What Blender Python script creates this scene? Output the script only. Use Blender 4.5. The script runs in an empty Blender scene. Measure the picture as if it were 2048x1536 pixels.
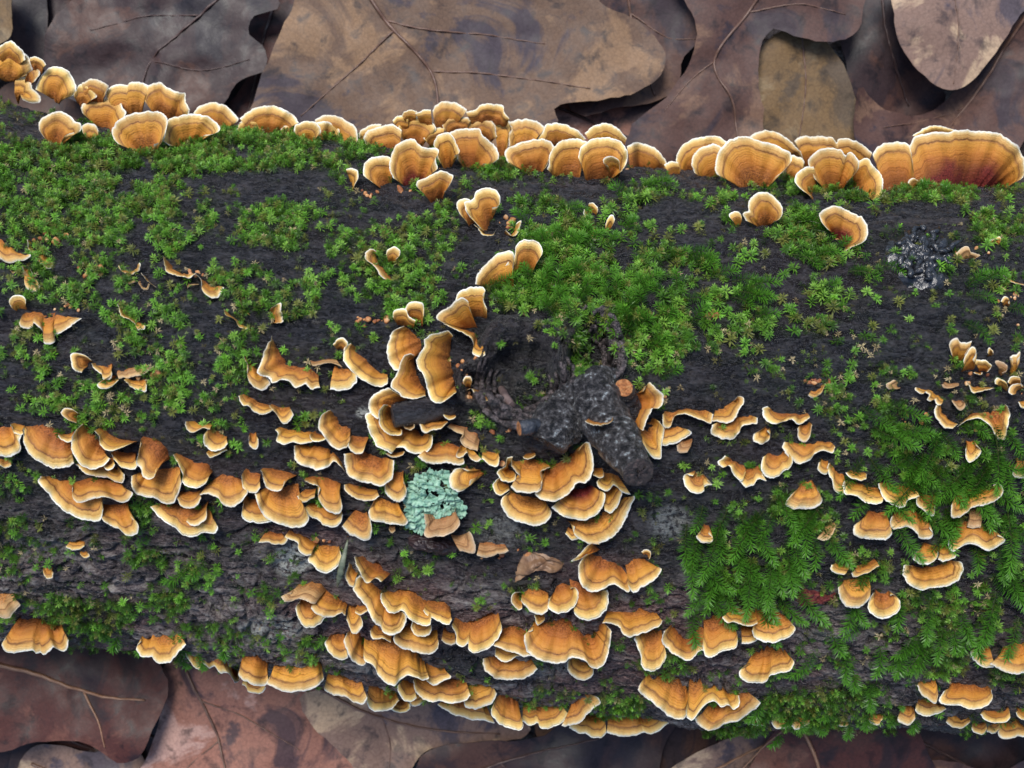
import bpy, bmesh, math, random
import numpy as np
from mathutils import Vector, Matrix
from mathutils.geometry import delaunay_2d_cdt

# ------------------------------------------------------------------ camera, sky, sun, exposure
scene = bpy.context.scene
CAM_H = 0.685                 # camera height above the ground (m)
HFOV = math.radians(45)
F = 1024 / math.tan(HFOV / 2)  # focal length in photo pixels
cam_d = bpy.data.cameras.new('camera'); cam = bpy.data.objects.new('camera', cam_d)
scene.collection.objects.link(cam); cam.location = (0, 0, CAM_H)
cam_d.angle = HFOV; cam_d.sensor_width = 36; cam_d.clip_start = 0.01; cam_d.clip_end = 200
cam_d.dof.use_dof = True; cam_d.dof.focus_distance = 0.52; cam_d.dof.aperture_fstop = 14
scene.camera = cam
world = bpy.data.worlds.new('World'); scene.world = world; world.use_nodes = True
SUN_EL, SUN_AZ = math.radians(62), math.radians(-25)   # azimuth from +Y towards +X
nt = world.node_tree; bg = nt.nodes['Background']; sky = nt.nodes.new('ShaderNodeTexSky')
sky.sky_type = 'NISHITA'; sky.sun_disc = False; sky.sun_elevation = SUN_EL; sky.sun_rotation = SUN_AZ
sky.air_density = 1.0; sky.dust_density = 1.2; sky.ozone_density = 1.0
nt.links.new(sky.outputs[0], bg.inputs[0]); bg.inputs[1].default_value = 0.12
sun_d = bpy.data.lights.new('sun', 'SUN'); sun_d.energy = 2.2; sun_d.angle = math.radians(24); sun_d.color = (1, .96, .9)
sun = bpy.data.objects.new('sun', sun_d); scene.collection.objects.link(sun)
sd = Vector((math.sin(SUN_AZ) * math.cos(SUN_EL), math.cos(SUN_AZ) * math.cos(SUN_EL), math.sin(SUN_EL)))
sun.rotation_euler = sd.to_track_quat('Z', 'Y').to_euler()
vs = scene.view_settings; vs.view_transform = 'Standard'; vs.look = 'None'; vs.gamma = 1; vs.use_curve_mapping = False
vs.exposure = 0.7
scene.cycles.max_bounces = 6

rng = np.random.default_rng(7); random.seed(7)
COL = scene.collection

# ------------------------------------------------------------------ small helpers
def tag(o, label=None, cat=None, group=None, kind=None):
    if label: o['label'] = label
    if cat: o['category'] = cat
    if group: o['group'] = group
    if kind: o['kind'] = kind
    return o

def mesh_np(name, verts, faces, mat=None, attrs=None, smooth=True):
    """verts (n,3); faces: array (m,k) of one size or list of such arrays"""
    me = bpy.data.meshes.new(name)
    fl = faces if isinstance(faces, list) else [faces]
    fl = [np.asarray(f, dtype=np.int32) for f in fl if len(f)]
    nl = sum(f.size for f in fl); nf = sum(len(f) for f in fl)
    me.vertices.add(len(verts)); me.vertices.foreach_set('co', np.asarray(verts, dtype=np.float32).ravel())
    me.loops.add(nl); me.polygons.add(nf)
    me.loops.foreach_set('vertex_index', np.concatenate([f.ravel() for f in fl]))
    tot = np.concatenate([np.full(len(f), f.shape[1], np.int32) for f in fl])
    st = np.concatenate([[0], np.cumsum(tot)[:-1]]).astype(np.int32)
    me.polygons.foreach_set('loop_start', st); me.polygons.foreach_set('loop_total', tot)
    me.polygons.foreach_set('use_smooth', np.full(nf, smooth))
    for k, a in (attrs or {}).items():
        a = np.asarray(a, dtype=np.float32)
        if a.ndim == 1:
            at = me.attributes.new(k, 'FLOAT', 'POINT'); at.data.foreach_set('value', a)
        else:
            at = me.attributes.new(k, 'FLOAT_COLOR', 'POINT')
            at.data.foreach_set('color', np.c_[a, np.ones(len(a))].astype(np.float32).ravel())
    me.update(calc_edges=True)
    if mat: me.materials.append(mat)
    return me

def link(name, me, parent=None, loc=None):
    o = bpy.data.objects.new(name, me); COL.objects.link(o)
    if parent: o.parent = parent
    if loc is not None: o.location = loc
    return o

def hash2(ix, iy, seed):
    n = (ix.astype(np.int64) * 374761393 + iy.astype(np.int64) * 668265263 + seed * 974711) & 0x7fffffff
    n = ((n ^ (n >> 13)) * 1274126177) & 0x7fffffff
    return ((n ^ (n >> 16)) & 0xffff) / 65535.0

def vnoise(x, y, seed=0):
    x = np.asarray(x, float); y = np.asarray(y, float)
    ix = np.floor(x); iy = np.floor(y); fx = x - ix; fy = y - iy
    fx = fx * fx * fx * (fx * (fx * 6 - 15) + 10); fy = fy * fy * fy * (fy * (fy * 6 - 15) + 10)
    a = hash2(ix, iy, seed); b = hash2(ix + 1, iy, seed); c = hash2(ix, iy + 1, seed); d = hash2(ix + 1, iy + 1, seed)
    return (a * (1 - fx) + b * fx) * (1 - fy) + (c * (1 - fx) + d * fx) * fy

def fbm(x, y, seed=0, o=4):
    s = 0; a = .5; t = 0
    for i in range(o):
        s = s + a * vnoise(x * 2 ** i, y * 2 ** i, seed + i * 17); t += a; a *= .5
    return s / t

def catmull(P, n, closed=False):
    P = np.asarray(P, float)
    if len(P) == 2 and not closed: return P[0] + (P[1] - P[0]) * np.linspace(0, 1, n)[:, None]
    if closed: Q = np.vstack([P[-1], P, P[0], P[1]]); segs = len(P)
    else: Q = np.vstack([2 * P[0] - P[1], P, 2 * P[-1] - P[-2]]); segs = len(P) - 1
    out = []
    for i in range(segs):
        p0, p1, p2, p3 = Q[i:i + 4]; t = np.linspace(0, 1, 16, endpoint=False)[:, None]
        out.append(.5 * (2 * p1 + (p2 - p0) * t + (2 * p0 - 5 * p1 + 4 * p2 - p3) * t ** 2 + (3 * p1 - p0 - 3 * p2 + p3) * t ** 3))
    out = np.vstack(out + [P[:1] if closed else P[-1:]])
    d = np.r_[0, np.cumsum(np.linalg.norm(np.diff(out, axis=0), axis=1))]
    q = np.linspace(0, d[-1], n, endpoint=not closed)
    return np.c_[np.interp(q, d, out[:, 0]), np.interp(q, d, out[:, 1])] if P.shape[1] == 2 else np.stack([np.interp(q, d, out[:, k]) for k in range(P.shape[1])], 1)

def worley(x, y, seed=0):
    """distance between the two nearest jittered cell points, and a random value of the cell"""
    ix = np.floor(x); iy = np.floor(y); f1 = np.full(np.shape(x), 9.); f2 = f1.copy(); cid = f1 * 0
    for a in (-1, 0, 1):
        for b in (-1, 0, 1):
            cx, cy = ix + a, iy + b; d = np.hypot(cx + .1 + .8 * hash2(cx, cy, seed) - x, cy + .1 + .8 * hash2(cx, cy, seed + 7) - y)
            c = hash2(cx, cy, seed + 13); near = d < f1; f2 = np.where(near, f1, np.minimum(f2, d)); cid = np.where(near, c, cid); f1 = np.where(near, d, f1)
    return f2 - f1, cid

def smooth_step(a, b, x):
    t = np.clip((x - a) / (b - a), 0, 1); return t * t * (3 - 2 * t)

# ------------------------------------------------------------------ materials
def new_mat(name):
    m = bpy.data.materials.new(name); m.use_nodes = True
    return m, m.node_tree, m.node_tree.nodes['Principled BSDF']

class NT:
    def __init__(s, nt): s.nt = nt
    def n(s, typ, **kw):
        nd = s.nt.nodes.new(typ)
        for k, v in kw.items(): setattr(nd, k, v)
        return nd
    def l(s, a, b): s.nt.links.new(a, b)
    def attr(s, name): return s.n('ShaderNodeAttribute', attribute_name=name)
    def math(s, op, a, b=None, c=None):
        nd = s.n('ShaderNodeMath', operation=op)
        for i, v in enumerate((a, b, c)):
            if v is None: continue
            if hasattr(v, 'links'): s.l(v, nd.inputs[i])
            else: nd.inputs[i].default_value = v
        return nd.outputs[0]
    def noise(s, vec, scale, detail=4, rough=.55, dist=0):
        nd = s.n('ShaderNodeTexNoise'); nd.inputs['Scale'].default_value = scale
        nd.inputs['Detail'].default_value = detail; nd.inputs['Roughness'].default_value = rough; nd.inputs['Distortion'].default_value = dist
        if vec is not None: s.l(vec, nd.inputs['Vector'])
        return nd.outputs['Fac']
    def ramp(s, fac, stops, interp='LINEAR'):
        nd = s.n('ShaderNodeValToRGB'); cr = nd.color_ramp; cr.interpolation = interp
        while len(cr.elements) < len(stops): cr.elements.new(.5)
        for e, (p, c) in zip(cr.elements, stops): e.position = p; e.color = (*c, 1) if len(c) == 3 else c
        s.l(fac, nd.inputs[0]); return nd.outputs[0]
    def mix(s, fac, a, b, mode='MIX'):
        nd = s.n('ShaderNodeMix', data_type='RGBA', blend_type=mode)
        for i, v in ((0, fac), (6, a), (7, b)):
            if hasattr(v, 'links'): s.l(v, nd.inputs[i])
            else: nd.inputs[i].default_value = v if i == 0 else ((*v, 1) if len(v) == 3 else v)
        return nd.outputs[2]
    def bump(s, h, strength, dist, normal=None):
        nd = s.n('ShaderNodeBump'); nd.inputs['Strength'].default_value = strength; nd.inputs['Distance'].default_value = dist
        s.l(h, nd.inputs['Height'])
        if normal is not None: s.l(normal, nd.inputs['Normal'])
        return nd.outputs[0]
    def pos(s): return s.n('ShaderNodeNewGeometry').outputs['Position']
    def mapping(s, vec, scale=(1, 1, 1)):
        nd = s.n('ShaderNodeMapping'); nd.inputs['Scale'].default_value = scale; s.l(vec, nd.inputs['Vector']); return nd.outputs[0]

def bracket_material(name, red=False, tan=False):
    m, nt_, b = new_mat(name); g = NT(nt_); p = g.pos()
    t = g.attr('t').outputs['Fac']; v = g.attr('v').outputs['Fac']; u = g.attr('u').outputs['Fac']
    n1 = g.noise(p, 260, 3); n2 = g.noise(p, 1400, 3); n3 = g.noise(p, 60, 2)
    tt = g.math('ADD', t, g.math('MULTIPLY', g.math('SUBTRACT', n1, .5), .30))
    tt = g.math('ADD', tt, g.math('MULTIPLY', g.math('SUBTRACT', n2, .5), .16))
    f = g.math('DIVIDE', tt, 4.0)
    if tan:
        st = [(0, (.70, .58, .42)), (.04, (.60, .42, .24)), (.14, (.50, .30, .13)), (.235, (.36, .19, .08)), (.25, (.2, .1, .04)), (.28, (.44, .24, .10)), (.6, (.48, .27, .12)), (1, (.36, .17, .07))]
    else:
        st = [(0, (.88, .85, .76)), (.030, (.86, .79, .62)), (.055, (.76, .60, .32)), (.10, (.69, .46, .17)), (.15, (.62, .36, .105)), (.212, (.52, .28, .075)),
              (.238, (.34, .16, .045)), (.25, (.10, .04, .015)), (.266, (.36, .155, .04)), (.32, (.57, .26, .045)), (.45, (.54, .22, .034)), (.62, (.48, .17, .028)), (.8, (.36, .115, .022)), (1, (.25, .075, .018))]
    c = g.ramp(f, st)
    if not tan: c = g.mix(g.ramp(g.noise(p, 95, 3, .6), [(.42, (0, 0, 0)), (.60, (.8, .8, .8))]), c, g.ramp(f, [q for q in st if not .23 < q[0] < .26]))
    # fine concentric zones
    cmb = g.n('ShaderNodeCombineXYZ'); g.l(g.math('MULTIPLY', tt, 7.5), cmb.inputs[0]); g.l(g.math('MULTIPLY', u, 30), cmb.inputs[1])
    g.l(g.n('ShaderNodeObjectInfo').outputs['Random'], cmb.inputs[2])
    z = g.noise(cmb.outputs[0], 1.0, 3, .7)
    c = g.mix(.75, c, g.ramp(z, [(.30, (.34, .26, .18)), (.40, (.80, .74, .66)), (.5, (1, 1, 1)), (.62, (1, 1, 1)), (.72, (.86, .74, .6))]), 'MULTIPLY')
    # radial streaks
    cm2 = g.n('ShaderNodeCombineXYZ'); g.l(g.math('MULTIPLY', u, 420), cm2.inputs[0]); g.l(g.math('MULTIPLY', t, .5), cm2.inputs[1])
    z2 = g.noise(cm2.outputs[0], 1.0, 2)
    c = g.mix(.45, c, g.ramp(z2, [(.25, (.62, .55, .46)), (.45, (1, 1, 1)), (1, (1, 1, 1))]), 'MULTIPLY')
    # rusty felt near the attachment
    rb = g.math('SUBTRACT', g.math('ADD', .46, g.math('MULTIPLY', g.math('SUBTRACT', n3, .5), 1.0)), v)
    rb = g.math('MULTIPLY', g.math('SMOOTH_MIN', g.math('MAXIMUM', rb, 0), .3, .05), 3.0 if not red else 4.2)
    rust = g.mix(g.ramp(n2, [(.38, (0, 0, 0)), (.6, (1, 1, 1))]), (.10, .012, .012) if red else (.13, .036, .012), (.25, .04, .03) if red else (.44, .15, .036))
    if red:
        rb = g.math('MINIMUM', rb, 1.0)
    else:
        rb = g.math('MINIMUM', rb, .75)
    c = g.mix(rb, c, rust)
    hs = g.n('ShaderNodeHueSaturation'); rnd = g.n('ShaderNodeObjectInfo').outputs['Random']
    g.l(g.math('ADD', .495, g.math('MULTIPLY', rnd, .012)), hs.inputs['Hue'])
    g.l(g.math('ADD', .86, g.math('MULTIPLY', rnd, .26)), hs.inputs['Value']); g.l(c, hs.inputs['Color'])
    g.l(hs.outputs[0], b.inputs['Base Color'])
    b.inputs['Roughness'].default_value = .55; b.inputs['Specular IOR Level'].default_value = .3
    h = g.math('ADD', g.math('MULTIPLY', z, .9), g.math('MULTIPLY', n2, .5))
    g.l(g.bump(h, .7, .0008), b.inputs['Normal'])
    b.inputs['Subsurface Weight'].default_value = .08; b.inputs['Subsurface Radius'].default_value = (.002, .001, .0005)
    b.inputs['Subsurface Scale'].default_value = 1
    return m
M_BR = {'o': bracket_material('bracket_orange'), 'r': bracket_material('bracket_red_base', red=True), 'c': bracket_material('bracket_dead_tan', tan=True)}

def bark_material(name, flank_attr=True):
    m, nt_, b = new_mat(name); g = NT(nt_); p = g.pos(); ps = g.mapping(p, (.35, 1, 1))
    fine = g.noise(ps, 1300, 6, .75); mid = g.noise(ps, 260, 6, .7); big = g.noise(ps, 38, 4, .6)
    dark = g.ramp(mid, [(.38, (.0030, .0030, .0040)), (.48, (.009, .0085, .0105)), (.55, (.024, .022, .026)), (.64, (.070, .062, .066))])
    dark = g.mix(g.ramp(fine, [(.50, (0, 0, 0)), (.60, (.75, .75, .75))]), dark, (.085, .085, .10))
    dark = g.mix(g.ramp(fine, [(.36, (.9, .9, .9)), (.46, (0, 0, 0))]), dark, (.0022, .0022, .003))
    brown = g.ramp(big, [(.46, (.010, .009, .010)), (.66, (.040, .024, .024))])
    dark = g.mix(.3, dark, brown)
    if flank_attr:
        fl = g.attr('flank').outputs['Fac']; pale = g.attr('pale').outputs['Fac']; crev = g.attr('crev').outputs['Fac']
        plate = g.ramp(g.math('ADD', g.math('MULTIPLY', mid, .6), g.math('MULTIPLY', fine, .4)),
                       [(.38, (.010, .009, .011)), (.45, (.055, .042, .044)), (.51, (.17, .135, .13)), (.57, (.33, .285, .26)), (.65, (.52, .51, .45))])
        mauve = g.ramp(fine, [(.38, (.026, .014, .018)), (.5, (.13, .075, .075)), (.6, (.30, .20, .18))])
        plate = g.mix(g.ramp(big, [(.48, (0, 0, 0)), (.6, (1, 1, 1))]), plate, mauve)
        f1 = g.math('MULTIPLY', fl, g.ramp(g.noise(ps, 70, 4, .6), [(.34, (.1, .1, .1)), (.5, (1, 1, 1))]))
        c = g.mix(f1, dark, plate)
        lich = g.ramp(fine, [(.4, (.30, .31, .28)), (.7, (.58, .60, .56))])
        pm = g.math('MULTIPLY', pale, g.ramp(g.noise(p, 420, 5, .7), [(.43, (0, 0, 0)), (.52, (1, 1, 1))]))
        c = g.mix(pm, c, lich)
        c = g.mix(g.attr('green').outputs['Fac'], c, g.ramp(fine, [(.3, (.010, .014, .006)), (.6, (.03, .05, .012)), (.8, (.07, .10, .03))]))
    else:
        c = dark
    g.l(c, b.inputs['Base Color'])
    g.l(g.ramp(mid, [(.42, (.14, .14, .14)), (.6, (.46, .46, .46))]), b.inputs['Roughness'])
    b.inputs['Specular IOR Level'].default_value = .6
    h = g.math('ADD', g.math('MULTIPLY', mid, .9), g.math('MULTIPLY', fine, .5))
    g.l(g.bump(h, 1.0, .0034), b.inputs['Normal'])
    return m
M_BARK = bark_material('bark_wet'); M_STUB = bark_material('bark_stub', False)

def simple_mat(name, stops, scale=200, rough=.5, bump=.4, bdist=.0006, spec=.5, stretch=(1, 1, 1)):
    m, nt_, b = new_mat(name); g = NT(nt_); p = g.mapping(g.pos(), stretch)
    n = g.noise(p, scale, 5, .6); g.l(g.ramp(n, stops), b.inputs['Base Color'])
    b.inputs['Roughness'].default_value = rough; b.inputs['Specular IOR Level'].default_value = spec
    g.l(g.bump(g.noise(p, scale * 3, 4), bump, bdist), b.inputs['Normal']); return m

def moss_material():
    m, nt_, b = new_mat('moss'); g = NT(nt_)
    c = g.attr('col').outputs['Color']; g.l(c, b.inputs['Base Color'])
    b.inputs['Roughness'].default_value = .38; b.inputs['Specular IOR Level'].default_value = .45
    tr = g.n('ShaderNodeBsdfTranslucent'); g.l(c, tr.inputs[0]); mx = g.n('ShaderNodeMixShader'); mx.inputs[0].default_value = .25
    g.l(b.outputs[0], mx.inputs[1]); g.l(tr.outputs[0], mx.inputs[2])
    g.l(mx.outputs[0], nt_.nodes['Material Output'].inputs[0]); return m
M_MOSS = moss_material()

# ------------------------------------------------------------------ the log's shape
LOG_Z = 0.065; HL = CAM_H - LOG_Z
EDGE_T = np.array([(-900, 120), (-400, 150), (0, 195), (150, 235), (300, 262), (450, 256), (600, 268), (750, 285), (900, 305), (1100, 325), (1300, 335), (1500, 345), (1700, 360), (2048, 378), (2450, 392), (2950, 400)], float)
EDGE_B = np.array([(-900, 1250), (-400, 1268), (0, 1285), (300, 1300), (420, 1322), (600, 1362), (800, 1392), (1000, 1416), (1200, 1436), (1400, 1450), (1700, 1452), (2048, 1460), (2450, 1465), (2950, 1470)], float)
_px = np.linspace(-900, 2950, 700)
_t = np.arctan(-(np.interp(_px, *EDGE_T.T) - 768) / F); _b = np.arctan(-(np.interp(_px, *EDGE_B.T) - 768) / F)
_k = np.hanning(41); _k /= _k.sum(); sm = lambda a: np.convolve(np.pad(a, 20, mode='edge'), _k, 'valid')
_t, _b = sm(_t), sm(_b)
_phi, _del = (_t + _b) / 2, (_t - _b) / 2
_X = (_px - 1024) / F * HL; _YC = HL * np.tan(_phi); _R = HL / np.cos(_phi) * np.sin(_del)
def log_c(x): return np.interp(x, _X, _YC), np.interp(x, _X, _R)
RM = float(_R.mean())

def ray(px, py):
    return (np.asarray(px, float) - 1024) / F, -(np.asarray(py, float) - 768) / F

def at_z(px, py, z):
    dx, dy = ray(px, py); s = CAM_H - z; return np.stack([dx * s, dy * s, np.broadcast_to(z, np.shape(dx * s))], -1)

def hit_base(px, py, coarse=True):
    """nearest point of the log under a photo pixel; off the log: the tangent point. returns P, theta, hit"""
    dx, dy = ray(px, py); s = np.full(np.shape(dx), HL - RM); off = np.zeros(np.shape(dx))
    for i in range(7):
        x = dx * s; yc, R = log_c(x); R = R + off
        A = dy ** 2 + 1; B = -2 * (dy * yc + HL); C = yc ** 2 + HL ** 2 - R ** 2
        D = B * B - 4 * A * C; s = (-B - np.sqrt(np.maximum(D, 0))) / (2 * A)
        th = np.arctan2(dy * s - yc, CAM_H - s - LOG_Z)      # 0 on top, + to the far flank
        if coarse: off = coarse_disp(dx * s, th)
    return np.stack([dx * s, dy * s, CAM_H - s], -1), th, D > 0

KN = {}
def coarse_disp(x, th):
    if not KN: return np.zeros(np.shape(x))
    t = th * RM; d = 0
    def gs(key, rx, ry): 
        cx, ct = KN[key]; return np.exp(-(((x - cx) / rx) ** 2 + ((t - ct) / ry) ** 2))
    d = d + .009 * gs('swell', .034, .034) + .005 * gs('swell2', .020, .014)
    d = d + .002 * (fbm(x * 22 + 5, t * 30, 5, 2) - .5) * 2
    return d
for k_, (a_, b_) in {'swell': (1120, 770), 'swell2': (1100, 868), 'k1': (1046, 764), 'k2': (1186, 712)}.items():
    P_, th_, _h = hit_base(np.array([a_]), np.array([b_]), False); KN[k_] = (P_[0, 0], th_[0] * RM)

def fine_disp(x, th):
    t = th * RM; d = np.zeros(np.shape(x)); w = fbm(x * 30, t * 40, 3, 3) - .5
    flank = smooth_step(.25, .75, -th)
    # long fissures with plates between them
    r1 = 1 - np.abs(2 * fbm(x * 26 + w * 2, t * 120 + w * 5 + x * 14, 11, 3) - 1)
    fis = smooth_step(.80, .97, r1)
    r2 = 1 - np.abs(2 * fbm(x * 70 + w * 2, t * 60 + w, 23, 2) - 1)
    cross = smooth_step(.9, .99, r2)
    d += -.0030 * fis * (.45 + .75 * flank)
    e1, c1 = worley(x * 48 + w * 1.6, t * 150 + w * 4 + x * 16, 3); e2, c2 = worley(x * 130 + w * 2, t * 330 + w * 4, 4)
    d += (.0014 * (c1 - .5) - .0022 * smooth_step(.16, .0, e1)) * (.40 + .75 * flank) + (.0005 * (c2 - .5) - .0006 * smooth_step(.2, 0, e2)) * (.5 + .6 * flank)
    d += .0016 * (fbm(x * 60, t * 170, 31, 3) - .5) * (1 + 1.6 * flank) + .0011 * (fbm(x * 250, t * 420, 41, 3) - .5) + .0015 * (fbm(x * 520, t * 700, 47, 2) - .5)
    # knot holes
    for key, rx, ry, dep in (('k1', .0165, .0150, .010), ('k2', .0085, .0125, .011)):
        cx, ct = KN[key]; dx = (x - cx) / rx; dt = (t - ct) / ry; ang = np.arctan2(dt, dx)
        r = np.sqrt(dx ** 2 + dt ** 2) * (1 + .16 * np.sin(3 * ang + 1) + .10 * np.sin(5 * ang) + .5 * (fbm(x * 120, t * 120, 61, 2) - .5))
        inside = smooth_step(1.0, .72, r)
        rough = (fbm(x * 380, t * 380, 71, 3) - .5)
        d += -inside * dep * (.85 + .9 * rough)
        rim = np.exp(-((r - 1.22) / .24) ** 2)
        d += rim * (.0055 + .0016 * np.sin(r * 26 + 3 * fbm(x * 60, t * 60, 5, 2)) + .003 * rough)
    return d

def surf_normal(x, th):
    return np.stack([np.zeros(np.shape(x)), np.sin(th), np.cos(th)], -1)

# moss cover (centre x, centre y, half width, half height, weight), read off the trunk
MOSS = [(150,330,210,60,1),(60,420,120,90,.9),(230,420,200,90,.85),(420,310,200,50,1),(600,305,170,38,.9),(560,450,110,55,.9),(330,460,130,60,.7),(700,340,60,25,.5),
 (130,560,150,60,.6),(60,700,70,60,.6),(290,650,90,60,.8),(330,745,60,95,.75),(180,810,140,60,.6),(480,560,90,40,.5),(520,620,60,60,.8),(480,700,50,80,.6),(440,830,60,90,.5),(600,590,60,50,.6),
 (750,530,110,80,.8),(860,470,90,60,.7),(820,590,80,60,.8),(1130,500,115,65,.95),(1050,585,90,40,1),(1180,590,130,60,.9),(1300,650,110,95,.95),(1150,640,60,50,.8),(1160,715,18,70,1),
 (1350,540,90,70,.7),(1440,600,90,50,.6),(1500,665,120,50,.45),(1600,640,100,50,.45),(1290,390,60,25,.6),(1000,345,60,20,.6),(1420,400,60,20,.5),(1600,372,120,22,.6),(1600,465,60,45,.8),(1660,510,60,30,.8),
 (1850,392,180,18,.6),(2000,460,60,40,.7),(1640,600,60,40,.5),(1750,830,60,80,.6),(1850,900,90,90,.36),(1960,870,60,120,.36),(1780,780,60,50,.45),(1680,800,60,60,.45),
 (1500,1080,130,90,.36),(1450,1190,90,70,.36),(1600,1020,80,60,.8),(1900,1000,120,80,.36),(2000,1120,60,160,.36),(1720,1140,60,60,.6),(1800,1260,120,60,.36),(1900,1200,100,60,.6),(1650,1290,60,40,.4),(1560,1160,80,40,.36),
 (170,1230,120,45,1),(330,1200,60,40,.85),(290,1110,60,26,.5),(400,1150,50,26,.6),(500,1190,60,30,.7),(270,1025,40,40,.8),(20,1050,40,100,.6),(420,1270,120,28,.7),(60,1230,50,40,.6),
 (620,1290,40,30,.6),(1240,1400,55,28,.8),(1360,1400,60,30,.5),(1570,1420,130,45,.95),(1700,1400,80,50,.7),(1780,1440,60,30,.7),(1450,1462,60,20,.9),(1330,1330,60,30,.5),(1880,1310,60,50,.6),(2020,1330,60,60,.5),
 (845,1115,45,35,.5),(1330,1160,60,40,.4),(1050,1190,60,35,.35),(700,1240,40,30,.4),(760,870,40,30,.4),(960,830,30,30,.5),(930,430,70,30,.6),(1080,410,70,20,.5),(640,1370,50,16,.5),(760,1395,50,14,.4)]
def moss_density(px, py):
    d = np.full(np.shape(px), .10)
    for cx, cy, rx, ry, w in MOSS:
        q = ((px - cx) / rx) ** 2 + ((py - cy) / ry) ** 2
        d = np.maximum(d, w * smooth_step(1.35, .35, q))
    n = fbm(px / 42., py / 30., 91, 3); return d * smooth_step(.33, .56, n + .22 * (d - .5))

def build_log():
    xs_px = np.r_[np.linspace(-900, -70, 60)[:-1], np.linspace(-70, 2118, 830), np.linspace(2118, 2950, 60)[1:]]
    xs = (xs_px - 1024) / F * HL
    th = np.r_[np.linspace(-1.75, 1.6, 550), np.linspace(1.6, 2 * math.pi - 1.75, 40)[1:-1]]
    X, T = np.meshgrid(xs, th, indexing='ij'); yc, R = log_c(X)
    Rd = R + coarse_disp(X, T) + fine_disp(X, T)
    V = np.stack([X, yc + Rd * np.sin(T), LOG_Z + Rd * np.cos(T)], -1)
    nx, nt_ = X.shape; idx = np.arange(nx * nt_).reshape(nx, nt_)
    j2 = np.roll(np.arange(nt_), -1)
    q = np.stack([idx[:-1, :], idx[1:, :], idx[1:, j2], idx[:-1, j2]], -1).reshape(-1, 4)
    flank = smooth_step(.18, .62, -T + .5 * (fbm(X * 25, T * 6, 7, 3) - .5)) * (1 - .35 * smooth_step(.05, .25, X))
    s = CAM_H - V[..., 2]; PX = V[..., 0] / s * F + 1024; PY = 768 - V[..., 1] / s * F
    pale = np.zeros(X.shape)
    for cx, cy, rx, ry, w in ((585, 1120, 45, 40, 1), (700, 1150, 60, 30, .6), (540, 1260, 90, 30, .7), (80, 1100, 90, 30, .35), (1100, 1330, 80, 30, .4), (1340, 1045, 50, 40, .5), (1000, 1060, 60, 40, .3), (760, 1330, 60, 25, .5), (725, 825, 14, 14, 1), (160, 1010, 60, 20, .4), (1650, 1270, 80, 16, .4)):
        pale = np.maximum(pale, w * smooth_step(1.2, .2, ((PX - cx) / rx) ** 2 + ((PY - cy) / ry) ** 2))
    dens = moss_density(PX, PY) * (T > -1.6) * (T < 1.5)
    green = np.clip(dens * 1.1, 0, .85) * .8
    crev = np.zeros(X.shape)
    me = mesh_np('log', V.reshape(-1, 3), q, M_BARK, {'flank': flank.ravel(), 'pale': pale.ravel(), 'green': green.ravel(), 'crev': crev.ravel()})
    o = link('fallen_log', me)
    tag(o, 'thick fallen log with wet black bark lying across brown oak leaves', 'log')
    # sawn ends
    for e, nm in ((0, 'end_face'), (nx - 1, 'end_face')):
        ring = V[e]; c = ring.mean(0); vv = np.vstack([ring, c]); n = len(ring)
        f = np.stack([np.arange(n), (np.arange(n) + 1) % n, np.full(n, n)], -1)
        link(nm, mesh_np(nm, vv, f, M_STUB), o)
    return o, V, X, T, PX, PY, dens
log, LV, LX, LT, LPX, LPY, LD = build_log()

def hit(px, py):
    """log surface with its fine relief"""
    P, th, h = hit_base(px, py); fd = fine_disp(P[..., 0], th); n = surf_normal(P[..., 0], th)
    return P + n * fd[..., None], n, h

# ------------------------------------------------------------------ the ground and fallen leaves
def ground_material():
    m, nt_, b = new_mat('leaf_mould'); g = NT(nt_); p = g.pos()
    n = g.noise(p, 22, 5, .6, 1.5)
    g.l(g.ramp(n, [(.3, (.012, .008, .007)), (.5, (.035, .020, .016)), (.7, (.07, .04, .03))]), b.inputs['Base Color'])
    b.inputs['Roughness'].default_value = .6; g.l(g.bump(g.noise(p, 60, 5), 1, .01), b.inputs['Normal']); return m
gx = np.linspace(-1, 1, 90); gx = np.sign(gx) * np.abs(gx) ** 3 * 30
GX, GY = np.meshgrid(gx, gx, indexing='ij')
GZ = .012 * (fbm(GX * 14, GY * 14, 3, 3) - .5) - .004
gi = np.arange(90 * 90).reshape(90, 90)
gq = np.stack([gi[:-1, :-1], gi[1:, :-1], gi[1:, 1:], gi[:-1, 1:]], -1).reshape(-1, 4)
tag(link('ground', mesh_np('ground', np.stack([GX, GY, GZ], -1).reshape(-1, 3), gq, ground_material())), kind='structure')

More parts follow.
